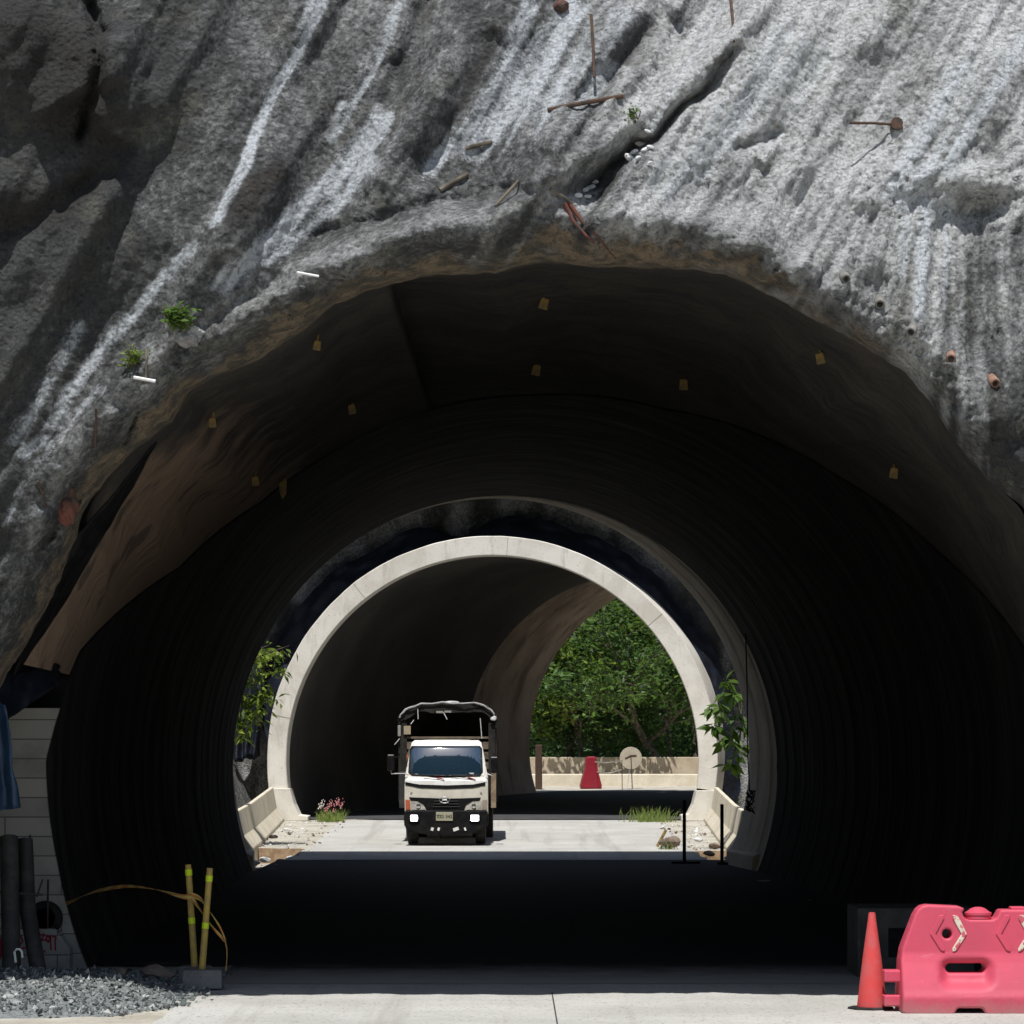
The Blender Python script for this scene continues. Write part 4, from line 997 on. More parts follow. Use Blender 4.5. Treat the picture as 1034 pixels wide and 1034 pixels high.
st.build('stem', M['bark'], sr); leaves('foliage', np.concatenate(cs), (0, 0, 1), .20, M['leafy'], sr, 8, .8, .34)
# large-leaved plant at right
sr = empty('big_leaf_plant', (6.9, 66, .0), 'big leaved green plant hanging into the gap at right, overlapping the portal ring', 'plant')
o0 = Vector((6.9, 66, 0)); st = MB(); cs = []; sizes = []
st.tube([Vector((0, 0, 0)), P(806, 780, 66)-o0, P(775, 745, 66)-o0, P(748, 722, 66)-o0, P(738, 690, 66)-o0], [.05, .04, .03, .022, .012], 8)
nr = np.random.RandomState(12)
for i, (x, y) in enumerate([(733, 688), (741, 700), (717, 716), (727, 712), (722, 733), (744, 722), (739, 745), (748, 752), (732, 748), (742, 735), (737, 772), (752, 735), (728, 722), (745, 762), (731, 700), (750, 705)]):
    c_ = P(x, y, 65.6+.06*i)-o0; st.tube([P(748, 722 if y < 745 else 738, 66)-o0, c_], .007, 5)
    for k in range(8): cs.append(np.array(c_)+nr.randn(3)*.03); sizes.append(.30+.14*nr.rand())
st.build('stem', M['bark'], sr); leaves('foliage', np.array(cs), (0, 0, 1), np.array(sizes), M['leafd'], sr, 13, .7, .42)
# grass and flower clumps
def clump(x, y, Y, w, h, n, label, flowers=False, seed=0, cat='grass clump', name='grass_clump'):
    nr = random.Random(seed); c = P(x, y, Y); c.z = float(gz(Y)); r = empty(name, c, label, cat); s = MB()
    for i in range(n):
        bx = nr.gauss(0, w*.35); by = nr.gauss(0, .12); a = nr.gauss(0, .45); hh = h*nr.uniform(.4, 1.0)
        p = [Vector((bx, by, 0)), Vector((bx+a*hh*.4, by, hh*.6)), Vector((bx+a*hh, by+nr.gauss(0, .03), hh*(1-.25*abs(a))))]
        s.add([p[0]-Vector((.009, 0, 0)), p[0]+Vector((.009, 0, 0)), p[1]+Vector((.007, 0, 0)), p[2], p[1]-Vector((.007, 0, 0))], [(0, 1, 2, 3, 4)])
    s.build('blades', simple('grass_blade', (.10, .16, .03), (.2, .24, .06), 8, .6), r, fix=False)
    if flowers:
        cs = []; nn = np.random.RandomState(seed); f = MB(); f2 = MB()
        for k in range(9):
            bx = -.30+.58*k/8; hz = h*nn.uniform(.75, 1.5)
            s2 = f if k > 1 else f2
            for j in range(10):
                q_ = Vector((bx+nn.randn()*.03+.04*(j/9), nn.randn()*.03, hz*(.72+.33*j/9)))
                s2.rock(q_, .021*(1.25-.6*j/9), j+k*10, (1, 1, 1.2))
        f.build('pink_blossom', simple('pink_petal', (.42, .13, .15), (.50, .26, .25), 20, .7), r); f2.build('pale_blossom', simple('pale_petal', (.62, .58, .55), (.5, .45, .42), 20, .7), r)
clump(334, 829, 80.0, .5, .42, 240, 'flowering clump with pink plumes at the left foot of the portal', True, 3, 'flowers', 'flower_clump')
clump(656, 829, 79.6, .8, .5, 170, 'ragged green grass clump right of the truck at the shadow edge', False, 4)
clump(672, 858, 66.2, .3, .35, 30, 'few dry grass stalks beside the leaning yellow stake', False, 5)

# ---------------------------------------------------------------- small things in the gap
o = MB().tube([P(663.5, 855, 66.6), P(672.5, 838, 66.6)], .035, 6).build('stake', M['tag']); tag(o, 'short yellow stake leaning right on the road edge', 'stake')
for k, (x, y0, Y0, lab) in enumerate(((691, 808, 58.5, 'thin black post with a flat foot, left of two in the tunnel shade'), (729, 812, 58, 'thin black post right of its twin, near the tunnel wall'))):
    b0 = P(x, y0, Y0); b = MB(); b.tube([(0, 0, -.0), (0, 0, b0.z)], .035, 10); b.box((0.02, 0, .03), (.55 if k == 0 else .2, .3, .06))
    o = b.build('black_post', M['black']); o.location = (b0.x, Y0, 0); tag(o, lab, 'post', 'black posts in the tunnel shade')
stone(655+21, 850, 66.2, .2, M['brownrock'], 'pointed reddish brown rock by the yellow stake', 21, (1.3, .8, .8))
for i, (x, y, Y0, r_) in enumerate([(268, 868, 65.2, .12), (283, 871, 64.9, .14), (258, 871, 64.8, .10), (293, 866, 65.6, .09), (716, 862, 64.6, .12), (735, 866, 63.8, .10), (258, 853, 68, .09), (276, 845, 70, .1), (290, 838, 73, .09), (705, 848, 67, .1), (722, 854, 66.4, .13)]):
    c = P(x, y, Y0)
    o = MB().rock((0, 0, 0), r_, 60+i, (1.2, .9, .6)).build('stone', M['brownrock'] if i % 3 == 1 else M['pale']); o.location = c
    lab = ['pale stone in the middle of the left trench', 'dark brown stone at the right of the left trench', 'small pale stone at the left of the left trench', 'small pale stone near the right rim of the left trench', 'brown stone at the mouth of the right trench', 'pale stone in the right trench by the footing', 'small pale stone by the foot of the left jersey barrier', 'brown stone on the left dirt strip, mid way', 'small pale stone on the left dirt strip near the portal', 'small pale stone on the right dirt strip by the black post', 'brown stone between the two black posts'][i]
    tag(o, lab, 'stone', 'stones on the verge of the gap')
# scattered rubble on the dirt strips
def rubble():
    rnd = np.random.RandomState(8); s = MB(); 
    for i in range(420):
        sx = rnd.rand() < .55; Y0 = rnd.uniform(62, 80); 
        x = rnd.uniform(-6.0, -4.3) if sx else rnd.uniform(3.7, 5.2)
        if (sx and Y0 < 66.9 and x < -4.7) or (not sx and Y0 < 65.4): z = -.30
        else: z = float(gz(Y0))+.01
        r_ = .02+.06*rnd.rand()**3; c = Vector((x, Y0, z)); o4 = [Vector(rnd.randn(3)).normalized()*r_*rnd.uniform(.7, 1.2) for _ in range(5)]
        s.add([c+v for v in o4], [(0, 1, 2), (0, 2, 3), (0, 3, 4), (0, 4, 1), (1, 2, 3), (1, 3, 4)], rnd.randint(0, 2))
    o = s.build('rubble', [M['pale'], M['brownrock']]); struct(o, 'stuff')
rubble()
# rope with a wire tangle hanging near the end of the near tunnel
rp = MB(); Yr = 52
rp.tube([P(753, 640, Yr), P(754.5, 700, Yr), P(755, 760, Yr), P(757, 800, Yr)], .012, 6)
rnd = random.Random(4)
for k in range(7):
    pts = [P(757+rnd.uniform(-5, 6), 800+4*j+rnd.uniform(-3, 3), Yr+rnd.uniform(-.06, .06)) for j in range(6)]; rp.tube(pts, .011, 5)
o = rp.build('hanging_rope', M['black']); tag(o, 'black rope ending in a wire tangle, hanging by the right wall', 'rope')

# ---------------------------------------------------------------- beyond the far exit
def wall_strip(name, x0, Y0, x1, Y1, zb, zt, th, mat, label, cat):
    A = Vector((x0, Y0, 0)); B = Vector((x1, Y1, 0)); d = (B-A).normalized(); n_ = Vector((-d.y, d.x, 0))*th
    s = MB(); vs = [A, B, B+n_, A+n_]; s.add([v+Vector((0, 0, zb)) for v in vs]+[v+Vector((0, 0, zt)) for v in vs], [(3, 2, 1, 0), (4, 5, 6, 7), (0, 1, 5, 4), (1, 2, 6, 5), (2, 3, 7, 6), (3, 0, 4, 7)])
    o = s.build(name, mat, bevel=.03); tag(o, label, cat)
wall_strip('parapet', -2, 110.4, 14, 109.8, .8, 2.12, .3, M['parapet'], 'long tan concrete parapet in front of the trees beyond the far tunnel', 'parapet')
wall_strip('low_kerb', -1, 107.2, 12, 106.4, .8, 1.50, 2.4, M['jersey'], 'low sunlit concrete kerb in front of the tan parapet', 'kerb')
wall_strip('brown_post', P(540.5, 0, 103).x, 103, P(547.5, 0, 103).x, 103, .8, P(0, 752, 103).z, .25, M['rust'], 'dark brown post at the left edge of the far exit', 'post')
br_ = MB(); Yb = 104.2; s_ = Yb/F; zb = P(0, 800, Yb).z
prof = [(-10.5, 0), (-11, 3), (-9.5, 9), (-6.2, 20), (-5.2, 30), (-4, 32.5), (4, 32.5), (5.2, 30), (6.2, 20), (9, 9), (10.5, 3), (10, 0)]
br_.prism([(x*s_, z*s_) for x, z in prof], -.4, 1.4)
rb = br_.build('water_barrier', simple('deep_red_plastic', (.30, .018, .035), (.24, .02, .03), 5, .5), bevel=.05, seg=3); rb.location = (P(597, 0, Yb).x, Yb, float(gz(Yb))-.0); tag(rb, 'dark red plastic barrier seen end on beyond the far tunnel', 'barrier')
sg = empty('round_sign', (P(637, 0, 104).x, 104, float(gz(104))), 'round pale sign disc on a thin leg frame beyond the far tunnel', 'sign')
zc = P(0, 765.5, 104).z-float(gz(104))
MB().lathe([(.001, -.012), (.385, -.012), (.39, 0), (.385, .012), (.001, .012)], (0, 0, zc), 32, axis='Y').build('disc', simple('pale_disc', (.55, .49, .38), (.48, .42, .33), 3, .6), sg)
lg = MB(); lg.tube([(0, -.03, zc+.1), (.03, -.03, .5), (.05, -.05, 0)], .018, 6); lg.build('leg', M['rust'], sg); 
lg = MB(); lg.tube([(0, .05, zc-.1), (-.14, .1, 0)], .02, 6); lg.build('leg', M['white'], sg)
lg = MB(); lg.tube([(-.2, -.03, zc), (.0, -.03, zc+.1), (.2, -.03, zc+.1)], .012, 6); lg.build('brace', M['rust'], sg)
o = MB().tube([P(628, 768, 103), P(628.4, 808, 103)], .015, 6).build('thin_rod', M['rust']); tag(o, 'thin rusty rod standing left of the round sign', 'rod')
ribbon([([P(599, 769, 104), P(612, 770, 102.5), P(628, 768, 103)], .0), ([P(601, 779, 104), P(614, 780.5, 102.5), P(628, 777, 103)], .02)], 'barrier_tape', M['dull_tape'], 'pale tape strung between the red barrier and the thin rod', 'tape', .02)

# ---------------------------------------------------------------- details on the rock
for i, (x0, y0, x1, y1, r_, lab) in enumerate([(597, 15, 600, 78, .012, 'upright rebar near the top centre of the rock'), (553, 111, 629, 97, .02, 'rusty bar lying slanted on the rock below the upright rebar'),
        (737, -12, 741, 42, .012, 'upright rebar at the top edge, right of centre'), (858, 124, 906, 126, .012, 'horizontal rod sticking from a bolt on the bright rock'),
        (97, 412, 96, 452, .010, 'upright thin rod at the left, above the cracked rim'), (38, 486, 47, 512, .010, 'short leaning rod above the red rag at the left'),
        (148, 352, 147, 388, .010, 'thin dark twig rod beside the ledge plants'), (470, 150, 497, 143, .018, 'dark stick lying on the white streak left of centre'), (500, 208, 524, 182, .013, 'thin stick leaning above the arch crown'), (444, 192, 472, 176, .02, 'broken stick among debris above the crown, left'), (556, 191, 578, 206, .012, 'thin pale stick over the red root at the crown')]):
    a_, b_ = on_rock(x0, y0), on_rock(x1, y1); mid = on_rock((x0+x1)/2, (y0+y1)/2); dy_ = min(0, mid.y-(a_.y+b_.y)/2)-r_*.8; a_ = P(x0, y0, a_.y+dy_-(.06 if i in (0, 2, 4, 5) else 0)); b_ = P(x1, y1, b_.y+dy_)
    if i in (3,): a_, b_ = P(x0, y0, on_rock(x1, y1).y-.12), on_rock(x1, y1)
    rodobj('rebar' if i < 6 else 'stick', [a_, (a_+b_)/2+Vector((.004, 0, .004)), b_], r_, M['rust'] if i < 6 else M['bark'], lab, 'rebar' if i < 6 else 'stick')
p = on_rock(905, 127); o = MB().lathe([(.05, -.06), (.05, .01), (.03, .05)], n=10, axis='Y').build('anchor_bolt', M['rust']); o.location = p; tag(o, 'square anchor bolt at the end of the horizontal rod', 'bolt')
M['stub'] = simple('clay_pipe', (.20, .11, .085), (.30, .19, .14), 9, .8, .2)
M['stubg'] = simple('grey_pipe', (.14, .135, .125), (.22, .21, .195), 9, .8, .2)
for x, y, m, lab in ((852, 277, 'stubg', 'highest grey pipe stub on the right of the lip'), (887, 302, 'stubg', 'second grey pipe stub down the right of the lip'), (922, 331, 'stubg', 'pale pipe stub between the grey and the clay ones'), (960, 358, 'stub', 'clay red pipe stub under the white vertical streak'), (1001, 383, 'stub', 'lowest clay pipe stub at the right edge')):
    p = on_rock(x, y); o = MB().lathe([(.040, .05), (.040, -.09), (.036, -.10), (.026, -.10), (.024, -.03)], n=16, axis='Y').build('pipe_stub', M[m], smooth=True)
    o.location = p+Vector((0, .02, 0)); o.rotation_euler = (R(28), 0, R(random.Random(x).uniform(-20, 20))); tag(o, lab, 'pipe stub', 'drain pipe stubs in the rock')
for i, (x0, y0, x1, y1, lab) in enumerate(((135, 381, 157, 385, 'white plastic tube lying under the ledge plants'), (300, 275, 322, 279, 'thin white tube on the rim, right of the plants'))):
    q0 = on_rock(x0, y0); q1 = on_rock(x1, y1); Yq = min(q0.y, q1.y)-.05; rodobj('plastic_tube', [P(x0, y0, Yq), P(x1, y1, Yq)], .014 if i == 0 else .010, M['white'], lab, 'tube')
# red rag and red roots
def lump(name, x, y, w, h, mat, label, cat, seed, off=.05, d=.12):
    p = on_rock(x, y); s = p.y/F; bm = bmesh.new(); bmesh.ops.create_icosphere(bm, subdivisions=4, radius=1)
    for v in bm.verts:
        k = 1+.35*float(fbm(np.array(v.co.x*2.2+seed), np.array(v.co.z*2.2+v.co.y), seed, 4)); v.co = Vector((v.co.x*w*s*.5, v.co.y*d, v.co.z*h*s*.5))*k
    me = bpy.data.meshes.new(name); bm.to_mesh(me); bm.free(); me.materials.append(mat); o = bpy.data.objects.new(name, me); COL.objects.link(o); o.location = p+Vector((0, -off, 0)); tag(o, label, cat); return o
M['redclay'] = simple('red_clay', (.15, .055, .042), (.08, .055, .045), 7, .9, .6, 20)
lump('red_clay_lump', 67, 508, 26, 44, M['redclay'], 'red clay lump in the crack at the left of the rim', 'clay', 3)
lump('red_clay_lump', 568, 8, 16, 12, M['redclay'], 'small red lump at the top edge of the rock', 'clay', 5, .02, .05)
lump('grey_boulder', 192, 340, 30, 22, simple('boulder', (.16, .16, .16), (.3, .3, .3), 8, .9, .8, 20), 'dark grey stone perched on the rim beside the plants', 'stone', 7, .05, .12)
rt = MB()
for pts in ([(570, 205), (578, 222), (592, 238), (606, 250)], [(574, 204), (588, 224), (604, 240), (622, 262)]):
    rt.tube([P(x, y, on_rock(x, y).y-.03) for x, y in pts], [.018, .016, .010, .005][:len(pts)], 8)
o = rt.build('red_root', M['redclay'], smooth=True); tag(o, 'red brown root running down the soffit at the crown of the arch', 'root')
WL = ['largest white flake, in the middle of the upper crack', 'small white flake just left of the largest one in the upper crack', 'wide white flake lowest on the left of the upper cluster', 'small white flake tucked under the largest one',
      'white flake touching the largest one on its right', 'tiny white flake farthest right in the upper cluster', 'lone white flake above the cluster, under the green tuft', 'tiny white flake lying below the upper cluster',
      'upper right white flake of the lower cluster by the red root', 'white flake in the middle of the lower cluster by the red root', 'lowest white flake, nearest the red root', 'small white flake at the lower right of the lower cluster', 'topmost tiny white flake of the lower cluster']
# white chips in the crack
for i, (x, y, r_) in enumerate([(646, 146, 7), (641, 155, 5), (634, 161, 7), (644, 161, 4), (652, 151, 5), (657, 150, 4), (655, 134, 4), (656, 165, 3), (597, 190, 6), (589, 192, 5), (583, 198, 5), (594, 199, 4), (600, 184, 4)]):
    p = on_rock(x, y); s = p.y/F; o = MB().rock((0, 0, 0), r_*s, 80+i, (1, .5, .55)).build('white_chip', M['pale']); o.location = p+Vector((0, -.03, .0)); o.rotation_euler = (0, random.Random(i).uniform(-.6, .6), 0)
    tag(o, WL[i], 'flake', 'white flakes in the rock crack')
# ledge plants
def ledge(x, y, w, h, n, mat, label, seed, leaf=.06, nm='ledge_plant'):
    p = on_rock(x, y); s = p.y/F; nr = np.random.RandomState(seed); r = empty(nm, p, label, 'plant')
    st = MB(); cs = []
    for k in range(12):
        b_ = Vector((nr.uniform(-.5, .5)*w*s*.6, -.03, -h*s*.4)); t_ = Vector((nr.uniform(-.5, .5)*w*s, -.06-nr.rand()*.1, nr.uniform(-.1, .5)*h*s)); st.tube([b_, t_], .004, 4)
        for j in range(n//12): cs.append(np.array(b_.lerp(t_, .3+.7*nr.rand()))+nr.randn(3)*.025)
    st.build('stem', M['bark'], r); leaves('foliage', np.array(cs), (0, -.3, 1), leaf, mat, r, seed, 0, .5)
ledge(182, 322, 34, 22, 260, M['leafd'], 'green leafy weed growing on the rim at the left', 31)
ledge(136, 362, 24, 22, 130, M['leafy'], 'thin dry yellowish weed below the leafy one on the rim', 32, .05)
ledge(640, 118, 16, 10, 60, M['leafd'], 'tiny green tuft in the crack above the crown', 33, .035)

# ---------------------------------------------------------------- truck
def build_truck():
    Y0 = 68.0; k = Y0/F; zg = float(gz(Y0+1.2))
    c = P(450.5, 0, Y0)
    root = empty('truck', (c.x, Y0, zg+.018), 'white and cream light truck with dark covered stake body driving towards the camera, lamps lit', 'truck')
    def q(zx, zy):   # from enlarged photo coordinates to local metres (253 per metre)
        return ((zx-405)/253., (952-zy)/253.)
    cream = simple('cream_paint', (.62, .59, .52), (.55, .52, .45), 3, .35, .03, spec=.5); white = M['white']; blk = M['black']
    chrome = simple('chrome', (.7, .7, .7), None, rough=.2, metal=1)
    # cab shell: loft of sections from the front back
    def cabsec(y, bx, tx, zb, zm, zt):
        return [(-bx, y, zb), (-bx, y, zm), (-tx, y, zt-.08), (-tx+.09, y, zt), (tx-.09, y, zt), (tx, y, zt-.08), (bx, y, zm), (bx, y, zb)]
    secs = [cabsec(.0, .93, .88, .78, 1.02, 1.05), cabsec(.02, .955, .91, .75, 1.5, 1.56)]
    s = MB(); lower = [(.0, .62), (.0, 1.10), (.03, 1.50), (.08, 1.585)]
    # front outline rows: (y, z, halfwidth)
    rows = [(.02, .62, .935), (.0, .80, .95), (.0, 1.05, .955), (.015, 1.30, .955), (.04, 1.46, .95), (.10, 1.575, .945), (.40, 2.26, .835), (.46, 2.34, .81), (.56, 2.39, .77), (1.0, 2.41, .77), (1.65, 2.40, .77)]
    vs = []; xx = np.linspace(-1, 1, 13)
    for y, z, hw in rows:
        for t in xx: vs.append((t*hw, y+.10*abs(t)**5, z-(.06*abs(t)**6 if z > 2.2 else 0)))
    nr_ = len(rows); nx = len(xx)
    fs = [(i*nx+j, i*nx+j+1, (i+1)*nx+j+1, (i+1)*nx+j) for i in range(nr_-1) for j in range(nx-1)]
    s.add(vs, fs)
    for sx in (-1, 1):   # cab sides
        side = []
        for y, z, hw in rows: side.append((sx*hw, y+.10, z-(.06 if z > 2.2 else 0)))
        side += [(sx*.95, 1.65, 1.55), (sx*.955, 1.65, .62)]
        s.add(side, [tuple(range(len(side)))])
    s.build('cab', cream, root, smooth=True)
    # white roof visor and pillars, 6 mm proud
    r_ = MB()
    def onfront(x, z):   # y on the cab front for local x,z
        y = float(np.interp(z, [r[1] for r in rows[:9]], [r[0] for r in rows[:9]])); hw = float(np.interp(z, [r[1] for r in rows[:9]], [r[2] for r in rows[:9]]))
        return y+.10*min(1, abs(x)/hw)**5
    def patch(name, pts, mat, off=.006, n=1, bev=0, th=.012):
        out = []
        for i in range(len(pts)):
            a_, b_ = pts[i], pts[(i+1) % len(pts)]; m = max(1, int(math.dist(a_, b_)/.12))
            for j in range(m): out.append((a_[0]+(b_[0]-a_[0])*j/m, a_[1]+(b_[1]-a_[1])*j/m))
        bm = bmesh.new(); vv = [bm.verts.new((x, 0, z)) for x, z in out]; bm.faces.new(vv)
        for X_ in np.arange(-.9, .95, .12): bmesh.ops.bisect_plane(bm, geom=bm.verts[:]+bm.edges[:]+bm.faces[:], plane_co=(float(X_), 0, 0), plane_no=(1, 0, 0))
        for Z_ in [r[1] for r in rows]: bmesh.ops.bisect_plane(bm, geom=bm.verts[:]+bm.edges[:]+bm.faces[:], plane_co=(0, 0, Z_), plane_no=(0, 0, 1))
        if n > 1:
            for X_ in np.arange(-.87, .9, .06): bmesh.ops.bisect_plane(bm, geom=bm.verts[:]+bm.edges[:]+bm.faces[:], plane_co=(float(X_), 0, 0), plane_no=(1, 0, 0))
            for Z_ in np.arange(1.6, 2.3, .05): bmesh.ops.bisect_plane(bm, geom=bm.verts[:]+bm.edges[:]+bm.faces[:], plane_co=(0, 0, float(Z_)), plane_no=(0, 0, 1))
        for v in bm.verts:
            v.co.y = onfront(v.co.x, v.co.z)-off
            if n > 1: v.co.y -= .055*(1-(v.co.x/.82)**2)*1.0+.035*(1-((v.co.z-1.92)/.36)**2)-.03
        ret = bmesh.ops.extrude_face_region(bm, geom=bm.faces[:])
        for v in [g for g in ret['geom'] if isinstance(g, bmesh.types.BMVert)]: v.co.y += th+off
        bmesh.ops.recalc_face_normals(bm, faces=bm.faces)
        me = bpy.data.meshes.new(name); bm.to_mesh(me); bm.free(); me.materials.append(mat)
        if n > 1: me.polygons.foreach_set('use_smooth', [True]*len(me.polygons))
        o = bpy.data.objects.new(name, me); COL.objects.link(o); o.parent = root; return o
    patch('roof_visor', [q(180, 520), q(200, 362), q(218, 346), q(590, 346), q(608, 362), q(632, 520), q(625, 555), q(606, 550), q(606, 395), q(600, 380), q(202, 380), q(192, 395), q(187, 545), q(172, 545)], white, .008)
    glass = bpy.data.materials.new('windshield_glass'); glass.use_nodes = True; g = glass.node_tree.nodes['Principled BSDF']
    g.inputs['Base Color'].default_value = (.012, .032, .055, 1); g.inputs['IOR'].default_value = 2.4; g.inputs['Roughness'].default_value = .06; g.inputs['Specular IOR Level'].default_value = .9; g.inputs['Coat Weight'].default_value = 1; g.inputs['Coat Roughness'].default_value = .03
    patch('windshield_seal', [q(183, 535), q(190, 400), q(200, 382), q(600, 382), q(612, 395), q(618, 535), q(600, 557), q(405, 562), q(205, 553)], blk, .012)
    patch('windshield', [q(190, 530), q(197, 402), q(206, 387), q(596, 387), q(606, 400), q(611, 530), q(596, 549), q(405, 554), q(210, 546)], glass, .020, n=2)
    # things behind the glass shown as dashboard objects resting at its foot
    for xx_, cl in ((480, 'paper'), (545, 'paper')):
        x, z = q(xx_, 540); MB().box((x, onfront(x, z)-.028, z), (.16, .012, .028)).build('dashboard_paper', M['white'], root)
    patch('upper_panel', [q(170, 556), q(205, 560), q(405, 569), q(600, 563), q(640, 556), q(640, 590), q(560, 604), q(405, 609), q(250, 604), q(168, 590)], white, .006)
    patch('trim_band', [q(166, 590), q(250, 604), q(405, 609), q(560, 604), q(632, 590), q(632, 610), q(560, 624), q(405, 630), q(250, 624), q(168, 608)], blk, .012)
    patch('grille', [q(190, 678), q(300, 682), q(405, 686), q(505, 684), q(605, 680), q(598, 700), q(560, 700), q(520, 725), q(508, 752), q(292, 752), q(275, 722), q(240, 702), q(200, 698)], blk, .010)
    gl = MB()
    for zz in (700, 716, 732):
        x, z = q(405, zz); gl.box((x, -.022, z), (.62-.002*(732-zz), .014, .016))
    gl.build('grille_bar', simple('dark_grey', (.05, .05, .055)), root)
    lampg = simple('lamp_glass', (.50, .49, .44), (.34, .33, .30), 8, .15, spec=.6)
    for sx in (-1, 1):
        pts = [q(200, 700), q(238, 703), q(268, 722), q(287, 750), q(205, 752)]
        if sx > 0: pts = [(-x, z) for x, z in pts]
        patch('headlight', pts, lampg, .014)
        x, z = q(245, 728); MB().lathe([(.045, 0), (.05, -.02), (.02, -.03)], (sx*abs(x), onfront(x, z)-.012, z), 16, axis='Y').build('headlight_reflector', chrome, root)
        pts = [q(168, 692), q(196, 696), q(198, 752), q(170, 752)]
        if sx > 0: pts = [(-x, z) for x, z in pts]
        patch('turn_signal', pts, simple('signal', (.45, .12, .06) if sx < 0 else (.35, .30, .24), None, rough=.3), .014)
        x, z = q(203, 652); MB().box((sx*abs(x), onfront(x, z)-.012, z), (.05, .01, .022)).build('small_badge', simple('badge_grey', (.25, .23, .2)), root)
    # bumper
    bp = MB(); bp.prism([(-.955, .72), (-.97, .60), (-.955, .42), (-.62, .25), (-.30, .235), (.30, .235), (.62, .25), (.955, .42), (.97, .60), (.955, .72), (.93, .78), (-.93, .78)], -.06, .25); bp.build('bumper', blk, root, bevel=.03, seg=3)
    em = bpy.data.materials.new('lit_lamp'); em.use_nodes = True; e = em.node_tree.nodes['Principled BSDF']; e.inputs['Emission Color'].default_value = (1, .98, .95, 1); e.inputs['Emission Strength'].default_value = 12
    for zx in (220, 571):
        x, z = q(zx, 798); MB().box((x, -.075, z), (.25, .04, .19)).build('fog_lamp_housing', blk, root, bevel=.02)
        MB().box((x, -.10, z), (.16 if zx < 300 else .18, .03, .13)).build('fog_lamp', em, root, bevel=.05, seg=4)
    x, z = q(395, 789); plate = MB().box((x, -.075, z), (.385, .016, .20)).build('number_plate', simple('plate_paint', (.34, .33, .24), None, rough=.5), root, bevel=.008)
    def text(body, size, loc, mat, parent, nm):
        cu = bpy.data.curves.new(nm, 'FONT'); cu.body = body; cu.size = size; cu.align_x = 'CENTER'; cu.align_y = 'CENTER'; cu.extrude = .002; cu.resolution_u = 2
        t_ = bpy.data.objects.new(nm, cu); COL.objects.link(t_); me = bpy.data.meshes.new_from_object(t_); bpy.data.objects.remove(t_)
        me.materials.clear(); me.materials.append(mat); o = bpy.data.objects.new(nm, me); COL.objects.link(o); o.rotation_euler = (R(90), 0, 0); o.location = loc; o.parent = parent
    for ci, chh in enumerate('TDO 342'):
        if chh != ' ': text(chh, .105, (x-.156+ci*.052, -.086, z-.005), blk, plate, 'plate_character')
    # emblem: oval ring with two curved strokes joined by a bar
    x, z = q(396, 694); em_ = MB()
    n = 24; pts = [Vector((x+.112*math.cos(2*PI*i/n), -.035, z+.068*math.sin(2*PI*i/n))) for i in range(n)]
    for i in range(n): em_.tube([pts[i], pts[(i+1) % n]], .012, 6)
    for sx in (-1, 1): em_.tube([Vector((x+sx*.075, -.035, z+.045)), Vector((x+sx*.045, -.035, z+.012)), Vector((x+sx*.045, -.035, z-.012)), Vector((x+sx*.075, -.035, z-.045))], .013, 6)
    em_.tube([Vector((x-.05, -.035, z)), Vector((x+.05, -.035, z))], .014, 6); em_.build('emblem', chrome, root, smooth=True)
    # openings beneath the number plate: bright ground beyond painted as white slabs
    for zx, zy, w in ((325, 862, .06), (362, 862, .05), (462, 862, .13), (515, 862, .04)):
        x, z = q(zx, zy); o = MB().box((x, -.068, z), (w, .012, .075), Matrix.Rotation(R(18 if zx < 400 else -18), 3, 'Y')).build('bumper_gap_light', M['white'], root)
    # wipers
    for x0, x1, col in ((318, 395, M['redpaint']), (478, 575, M['redpaint'])):
        (xa, za), (xb, zb) = q(x0, 568), q(x1, 575); w = MB(); w.tube([(xb, onfront(xb, zb)-.03, zb), (xa-.18, onfront(xa, 1.56)-.05, za+.06)], .008, 5); w.build('wiper', blk, root)
        w = MB(); w.tube([(xb-.18, onfront(xb, 1.52)-.04, zb+.05), (xb, onfront(xb, 1.5)-.04, zb)], .011, 5); w.build('wiper_arm', col, root)
    # mirrors
    for sx, zx, zt in ((-1, 84, 435), (1, 683, 448)):
        x, z = q(zx, zt+45); r2 = MB(); r2.box((x, .05, z), (.17, .10, .36)); m_ = r2.build('side_mirror', blk, root, bevel=.04, seg=3)
        MB().box((x, .05, z+.185), (.13, .07, .012)).build('mirror_cap', M['white'], m_)
        x2, z2 = q(178 if sx < 0 else 632, 540); MB().tube([(x, .06, z-.18), (x-sx*.01, .06, z-.24), (x2, .12, z2)], .012, 6).build('mirror_arm', chrome, root); MB().tube([(x, .06, z+.1), (x2*.97, .2, z2+.45)], .008, 6).build('mirror_arm', blk, root)
    # side windows
    for sx in (-1, 1):
        MB().add([(sx*.965, .35, 1.60), (sx*.962, 1.45, 1.60), (sx*.85, 1.45, 2.22), (sx*.868, .55, 2.22)], [(0, 1, 2, 3)]).build('side_window', glass, root)
    # wheels
    for (y, sx, xo) in ((.72, -1, .78), (.72, 1, .78), (4.0, -1, .80), (4.0, 1, .80)):
        prof = [(.20, -.11), (.33, -.125), (.395, -.115), (.41, -.08), (.41, .08), (.395, .115), (.33, .125), (.20, .11)]
        if y > 3: prof = [(r, h*2.0) for r, h in prof]
        ty = MB().lathe(prof, (sx*xo, y, .41), 32, axis='X').build('wheel', M['rubber'], root, smooth=True)
        MB().lathe([(.05, -.115), (.19, -.10), (.21, -.06), (.21, .06), (.19, .10), (.05, .115)], (sx*xo, y, .41), 20, axis='X').build('rim', M['white'], ty)
        for i in range(26):
            pass
    ch = MB()
    for sx in (-1, 1): ch.box((sx*.38, 3.1, .72), (.09, 5.4, .2))
